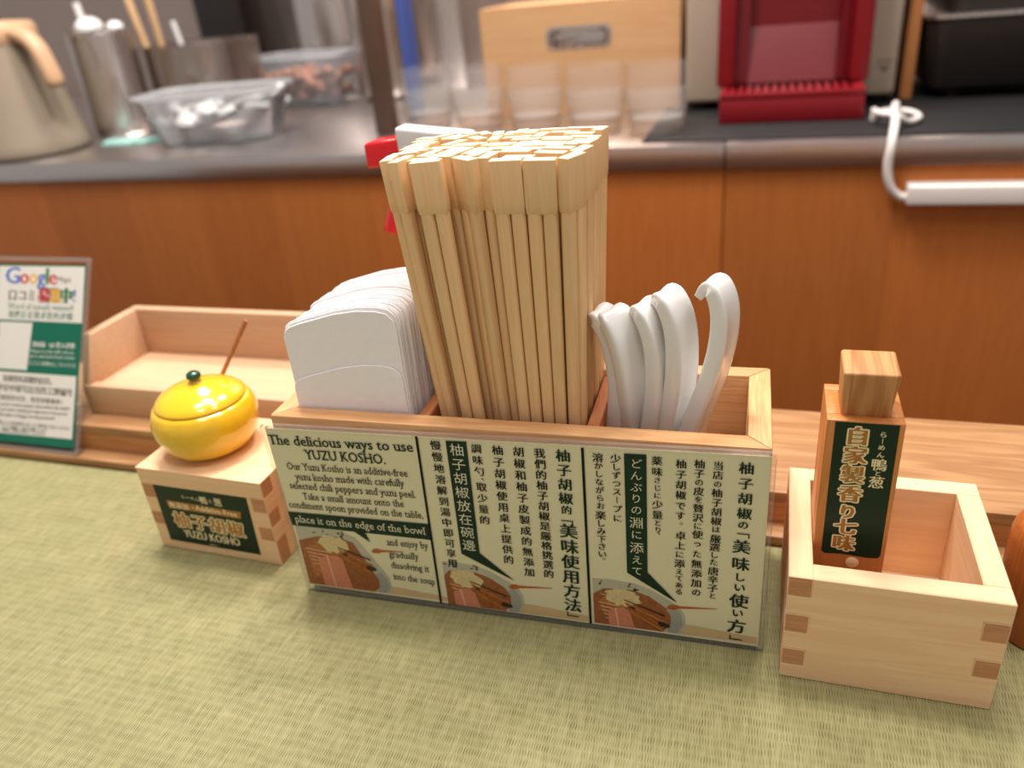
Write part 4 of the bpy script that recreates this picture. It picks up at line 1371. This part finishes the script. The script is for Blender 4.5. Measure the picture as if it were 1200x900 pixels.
# teal cloth
m = MB()
rr_ = random.Random(3)
g_ = [[(-4.6 + 9.2 * i / 14, -2.0 + 4.0 * j / 8, 0.2 + 0.7 * rr_.random() * (0.4 + 0.6 * math.sin(PI * j / 8))) for i in range(15)] for j in range(9)]
vs = [[m._v(q) for q in row_] for row_ in g_]
vb = [[m._v((q[0], q[1], 0.0)) for q in row_] for row_ in g_]
for j in range(8):
    for i in range(14):
        m.bm.faces.new((vs[j][i], vs[j][i + 1], vs[j + 1][i + 1], vs[j + 1][i]))
        m.bm.faces.new((vb[j][i], vb[j + 1][i], vb[j + 1][i + 1], vb[j][i + 1]))
for i in range(14):
    m.bm.faces.new((vs[0][i], vb[0][i], vb[0][i + 1], vs[0][i + 1])); m.bm.faces.new((vs[8][i + 1], vb[8][i + 1], vb[8][i], vs[8][i]))
for j in range(8):
    m.bm.faces.new((vs[j + 1][0], vb[j + 1][0], vb[j][0], vs[j][0])); m.bm.faces.new((vs[j][14], vb[j][14], vb[j + 1][14], vs[j + 1][14]))
o = m.build('kitchen_cloth', 'cloth', None, smooth=True, ang=80); o.location = Vector((-98.2, 106.6, ZC)) * CM
tag(o, 'folded teal cloth on the steel counter beside the clear tub', 'cloth')

# clear tubs
def tub(name, label, cx, cy, hx, hy, h, rot, taper):
    r = thing(name, label, 'tub', (cx, cy, ZC), rot)
    m = MB()
    R0 = [rrect(0, 0, hx - taper, hy - taper, 2.0, 0.0), rrect(0, 0, hx - taper + 0.1, hy - taper + 0.1, 2.2, 0.3), rrect(0, 0, hx, hy, 2.6, h)]
    R1 = [rrect(0, 0, hx - 0.15, hy - 0.15, 2.5, h), rrect(0, 0, hx - taper - 0.1, hy - taper - 0.1, 2.0, 0.35)]
    m.loft(R0 + R1)
    m.build('tub_wall', 'tub', r, smooth=True, ang=40)
    m = MB()
    m.loft([rrect(0, 0, hx, hy, 2.6, h), rrect(0, 0, hx + 0.7, hy + 0.7, 3.0, h), rrect(0, 0, hx + 0.7, hy + 0.7, 3.0, h + 0.5), rrect(0, 0, hx - 0.1, hy - 0.1, 2.5, h + 0.5), rrect(0, 0, hx - 0.1, hy - 0.1, 2.5, h)], cap0=False, cap1=False)
    m.build('rim', 'tub_rim', r, smooth=True, ang=40)
    return r
tr_ = 0.2
cx0, cy0 = -89.5 + 10.2 * math.cos(tr_) - 6.4 * math.sin(tr_), 98.6 + 10.2 * math.sin(tr_) + 6.4 * math.cos(tr_)
tub('plastic_tub', 'clear plastic tub of white spoons near the counter edge', cx0, cy0, 10.2, 6.4, 6.9, tr_, 2.0)
KS = [((-4.6, -1.2, 1.4), (1.35, 0.4, 2.2)), ((1.6, 0.6, 1.6), (1.45, -0.2, 0.9)), ((-2.6, 2.2, 2.6), (1.7, 0.9, 2.9)), ((3.2, -1.6, 2.2), (1.2, -0.7, -0.3)), ((-0.5, -2.4, 2.8), (1.5, 0.2, 1.8))]
KL = ['white spoon lying at the left front of the clear tub', 'white spoon lying at the right of the clear tub', 'white spoon at the back left of the clear tub', 'white spoon propped at the right rim of the clear tub', 'white spoon on top in the middle of the clear tub']
for (l, e), lb in zip(KS, KL):
    o = copy_tree(spn)
    M = Matrix.Rotation(tr_, 4, 'Z') @ Matrix.Rotation(e[2], 4, 'Z') @ Matrix.Rotation(e[0], 4, 'Y')
    M = M @ Matrix.Scale(0.9, 4)
    c = Vector((cx0 + l[0] * math.cos(tr_) - l[1] * math.sin(tr_), cy0 + l[0] * math.sin(tr_) + l[1] * math.cos(tr_), ZC + l[2] + 2.0)) * CM
    M.translation = c - (M.to_3x3() @ (Vector((0, 0, 5.5)) * CM))
    o.matrix_world = M
    o['label'] = lb
    o['group'] = 'white spoons in the clear tub'
tub('plastic_tub', 'clear plastic tub of brown food farther back on the steel counter', -86.2, 143.5, 9.9, 6.8, 8.4, 0.0, 1.2)
m = MB()
rr_ = random.Random(9)
for i in range(95):
    x, y = rr_.uniform(-7.2, 7.6), rr_.uniform(-4.4, 4.4)
    z = 0.9 + rr_.random() * 4.2
    s = rr_.uniform(0.9, 1.6)
    before = len(m.bm.verts)
    bmesh.ops.create_icosphere(m.bm, subdivisions=2, radius=s * CM, matrix=Matrix.Translation(Vector((x, y, z + 0.6)) * CM) @ Matrix.Rotation(rr_.random() * 3, 4, 'X') @ Matrix.Diagonal((1, 0.75, 0.6, 1)))
o = m.build('tub_contents', 'food', None, smooth=True, ang=180); o.location = Vector((-86.2, 143.5, ZC)) * CM
tag(o, 'reddish brown food pieces inside the farther clear tub', 'food', kind='stuff')

# big pots, post
steel_pot('stock_pot', 'very large steel stock pot behind the tub of brown food', -87.0, 163.5, 10.6, 40, 'steel', 'pot', 1.2)
steel_pot('stock_pot', 'narrower tall steel pot beside the dark post', -69.4, 143.5, 5.5, 40, 'steel', 'pot', 1.4)
m = MB(); m.box(-1.4, -1.2, 0, 1.4, 1.2, 60)
o = m.build('shelf_post', 'post_brown', None, bevel=0.25); o.location = Vector((-52.9, 107, ZC)) * CM
tag(o, 'upright dark steel post standing on the counter left of the tumblers', 'post')
r = thing('blue_reflection_strip', 'narrow blue strip added for the blue reflections behind the steel post', 'strip', (-54.6, 122, ZC))  # added strip, blue reflections beside the post put into its colour
m = MB(); m.loft([rrect(0, 0, 0.6, 2, 0.3, 0), rrect(0, 0, 0.65, 2.1, 0.3, 30), rrect(0, 0, 0.5, 1.9, 0.25, 30), rrect(0, 0, 0.45, 1.8, 0.25, 1)])
m.build('strip_body', 'blue_refl', r, smooth=True, ang=40)
m = MB(); m.box(-4.5, -0.5, 0, 4.5, 0.5, 40)
o = m.build('steel_panel', 'steel', None, bevel=0.1); o.location = Vector((-61.5, 152, ZC)) * CM
tag(o, 'upright grey steel panel behind the left tumblers', 'panel')

# tumblers
def tumbler_proto():
    r = thing('tumbler', '', 'glass', (0, 0, 0))
    m = MB()
    m.lathe([(3.7, 5.0), (3.58, 5.3), (3.55, 7.9), (3.48, 8.0), (3.4, 7.9), (3.44, 5.3), (3.56, 5.0)], 40)
    m.build('rim_wall', 'glass', r, smooth=True, ang=50)
    m = MB()
    m.lathe([(3.3, 1.85), (3.42, 2.3), (3.66, 3.3), (3.78, 4.4), (3.7, 5.0), (3.56, 5.0), (3.6, 4.4), (3.46, 3.3), (3.2, 2.3), (3.1, 1.85)], 40)
    m.build('body_wall', 'glass_low', r, smooth=True, ang=50)
    m = MB()
    m.lathe([(0, 0), (2.9, 0), (3.15, 0.15), (3.2, 0.6), (3.3, 1.84), (2.9, 1.8), (0, 1.5)], 40)
    m.build('thick_base', 'glass_base', r, smooth=True, ang=50)
    return r
tb = tumbler_proto()
TL = ['leftmost glass tumbler in the row, nearest the steel post', 'second glass tumbler from the left, overlapping the box\'s left edge', 'middle glass tumbler of the row in front of the bamboo box', 'fourth glass tumbler from the left in front of the bamboo box', 'rightmost glass tumbler, nearest the red and beige machine']
for i, (x, y) in enumerate(((-48.6, 112.5), (-39.7, 109.5), (-30.5, 106.3), (-21.8, 103.6), (-13.7, 101.0))):
    o = tb if i == 0 else copy_tree(tb)
    o.location = Vector((x, y, ZC)) * CM
    tag(o, TL[i], 'glass', 'glass tumblers on the kitchen counter')

# bamboo box with a hand slot
r = thing('bamboo_box', 'pale bamboo box with a hand slot behind the glass tumblers', 'box', (-41.0, 117.2, ZC))
BWd, BHt = 28.3, 14.6
sx0, sx1, sz0, sz1 = 10.0, 18.6, 9.0, 11.3
m = MB()
m.box(0, 0, 0, sx0, 1.2, BHt); m.box(sx1, 0, 0, BWd, 1.2, BHt); m.box(sx0, 0, 0, sx1, 1.2, sz0); m.box(sx0, 0, sz1, sx1, 1.2, BHt)
m.build('front_panel', 'bamboo', r)
for x in (0, BWd - 1.2):
    m = MB(); m.box(x, 1.2, 0, x + 1.2, 18, BHt); m.build('side_panel', 'bamboo', r)
m = MB(); m.box(1.2, 16.8, 0, BWd - 1.2, 18, BHt); m.build('back_panel', 'bamboo', r)
m = MB(); m.box(1.2, 1.2, 0.2, BWd - 1.2, 16.8, 1.0); m.build('bottom_panel', 'bamboo', r)
m = MB(); m.box(1.2, 1.2, BHt - 0.9, BWd - 1.2, 16.8, BHt - 0.1); m.build('light_block_panel', 'bamboo', r)  # added top panel, blocks light so the box stays dark inside
m = MB()
cxs, czs = (sx0 + sx1) / 2, (sz0 + sz1) / 2
def ring_(hx, hz, y):
    return [(q[0] + cxs, y, q[1] + czs) for q in rrect(0, 0, hx, hz, min(hz, 1.0) * 0.95, 0)]
m.loft([ring_(4.7, 1.5, -0.03), ring_(4.3, 1.12, -0.08), ring_(4.2, 1.05, 0.2), ring_(3.9, 0.95, 1.6), ring_(3.2, 0.8, 2.4)], cap0=False)
m.build('slot_liner', 'steel', r, smooth=True, ang=60)

# black mat, tea machine
m = MB(); m.box(-14.5, -27.5, 0, 60, 27.5, 0.2)
o = m.build('rubber_mat', 'black_gap', None, bevel=0.06); o.location = Vector((0, 121.6, ZC)) * CM
tag(o, 'thin black mat under the red and beige machine', 'mat')
ZM = ZC + 0.21
r = thing('tea_machine', 'beige drink machine with a dark red dispensing bay and drip tray', 'drink machine', (1.25, 113.8, ZM))
m = MB(); m.box(-12.9, 0, 0.9, 12.9, 34, 45); m.build('housing', 'server_beige', r, bevel=0.6, seg=3)
for x in (-11, 11):
    for y in (3, 30):
        m = MB(); m.lathe([(0, 0), (1.1, 0), (1.2, 0.9), (0, 0.9)], 16, (x, y)); m.build('foot', 'black_pl', r, smooth=True)
for a, b in ((-8.5, -6.4), (7.1, 9.2)):
    m = MB(); m.hull8([(a, -5.5, 3.6), (b, -5.5, 3.6), (b, 0, 3.6), (a, 0, 3.6)], [(a, -2.6, 45), (b, -2.6, 45), (b, 0, 45), (a, 0, 45)])
    m.build('bay_frame', 'server_red', r, bevel=0.3)
m = MB()
m.hull8([(-6.4, -3.2, 3.6), (7.1, -3.2, 3.6), (7.1, -0.02, 3.6), (-6.4, -0.02, 3.6)], [(-6.4, -0.9, 10), (7.1, -0.9, 10), (7.1, -0.02, 10), (-6.4, -0.02, 10)])
m.box(-6.4, -0.9, 10, 7.1, -0.02, 45)
m.build('bay_back', 'server_dark_red', r)
for sx in (-6.4, 5.5):
    m = MB(); m.hull8([(sx, -3.6, 3.7), (sx + 1.6, -3.2, 3.7), (sx + 1.6, -1, 3.7), (sx, -1, 3.7)], [(sx, -2.4, 45), (sx + 1.6, -1.0, 45), (sx + 1.6, -0.8, 45), (sx, -0.8, 45)])
    m.build('bay_cheek', 'server_dark_red', r)
m = MB()
m.box(-7.7, -10.8, 0.0, 8.6, -0.2, 2.7)
m.box(-7.7, -10.8, 2.7, 8.6, -10.0, 3.5); m.box(-7.7, -10.0, 2.7, -6.9, -0.2, 3.5); m.box(7.8, -10.0, 2.7, 8.6, -0.2, 3.5)
tray_ = m.build('drip_tray', 'server_red', r, bevel=0.15)
m = MB()
for i in range(15):
    x = -6.7 + i * 1.0
    m.box(x, -9.9, 3.05, x + 0.55, -3.7, 3.4)
m.build('tray_grille', 'server_red', tray_)
p = Print()
p.poly([(10.4, 5.1), (10.4, 5.0), (12.4, 5.0), (12.4, 5.1)], 0, 0.02)
p.poly([(10.4, 4.5), (10.4, 4.42), (12.2, 4.42), (12.2, 4.5)], 0, 0.02)
p.poly([(10.9, 4.2), (11.4, 3.75), (11.9, 4.2)], 0, 0.02)
p.build('caution_print', ['black_pl'], r)

# black appliance and tan board at the right
r = thing('black_appliance', 'black rounded kitchen appliance at the upper right corner', 'appliance', (17.2, 115.0, ZM))
m = MB()
m.loft([rrect(13, 10, 11.6, 9.2, 1.5, 0.9), rrect(13, 10, 12.3, 9.8, 2.0, 1.6), rrect(13, 10, 13.2, 10.4, 2.2, 8.9), rrect(13, 10, 13.2, 10.4, 2.2, 9.3)])
m.build('appliance_body', 'black_pl', r, smooth=True, ang=50)
m = MB()
m.loft([rrect(13, 10, 13.5, 10.7, 2.3, 9.32), rrect(13, 10, 13.5, 10.7, 2.3, 9.7)])
m.build('rim_band', 'steel', r, smooth=True, ang=50)
m = MB()
m.loft([rrect(14.5, 11, 12.2, 9.4, 2.0, 9.72), rrect(14.5, 11, 12.0, 9.2, 2.0, 22)])
m.build('upper_housing', 'black_pl', r, smooth=True, ang=50)
for x in (4, 22):
    for y in (3, 17):
        m = MB(); m.lathe([(0, 0), (1.0, 0), (1.1, 0.9), (0, 0.9)], 16, (x, y)); m.build('foot', 'black_pl', r, smooth=True)
m = MB(); m.box(-0.75, 0, 0, 0.75, 22, 40)
o = m.build('wooden_board', 'tan_board', None, bevel=0.15); o.location = Vector((15.75, 116.0, ZM)) * CM
tag(o, 'upright tan wooden board between the drink machine and the black appliance', 'board')

# cable and trunking
r = thing('white_cable', 'white cable looped on the counter and hanging over its edge', 'cable', (12.4, 99, ZM))
m = MB()
lp = [(-1.7, 2.0), (-1.2, 4.6), (0.6, 6.6), (2.6, 5.0), (3.0, 1.6), (1.6, -0.8), (0.2, -1.6), (-1.2, 0.0)]
pts = smooth_path([(x, y, 0.45 + (0.85 if i > 5 else 0)) for i, (x, y) in enumerate(lp)] + [(-1.7, 2.0, 1.3)], 6)
m.tube(pts, 0.36, 10)
m.build('cable_loop', 'white_pl', r, smooth=True, ang=80)
m = MB()
pts = smooth_path([(1.0, 6.0, 1.2), (0.4, 2, 1.2), (0.0, -3, 1.1), (-0.4, -6.0, 0.5), (-0.6, -7.15, -0.9), (-0.7, -7.25, -3.0), (-0.2, -7.15, -5.0), (0.8, -6.85, -6.1), (1.9, -6.8, -6.3)], 6)
m.tube(pts, 0.46, 12)
m.build('cable_drop', 'white_pl', r, smooth=True, ang=80)
r = thing('cable_trunking', 'white plastic cable trunking fixed along the brown wood panel', 'trunking', (13.9, 92.95, 3.5))
m = MB(); m.box(0, -0.35, 0, 55, 0, 2.2); m.build('trunking_base', 'white_pl', r)
m = MB(); m.box(0, -1.8, 0.05, 55, -0.4, 2.15); m.build('trunking_cover', 'white_pl', r, bevel=0.25, seg=3)

# added dark block in place of the shaded gap far behind the utensil pots
m = MB(); m.box(-6, -4, 0, 6, 4, 60)
o = m.build('dark_gap_block', 'black_pl', None, bevel=0.4); o.location = Vector((-119.0, 169.5, ZC)) * CM
tag(o, 'dark upright block standing in for the dark gap behind the wide steel pot', 'dark block')
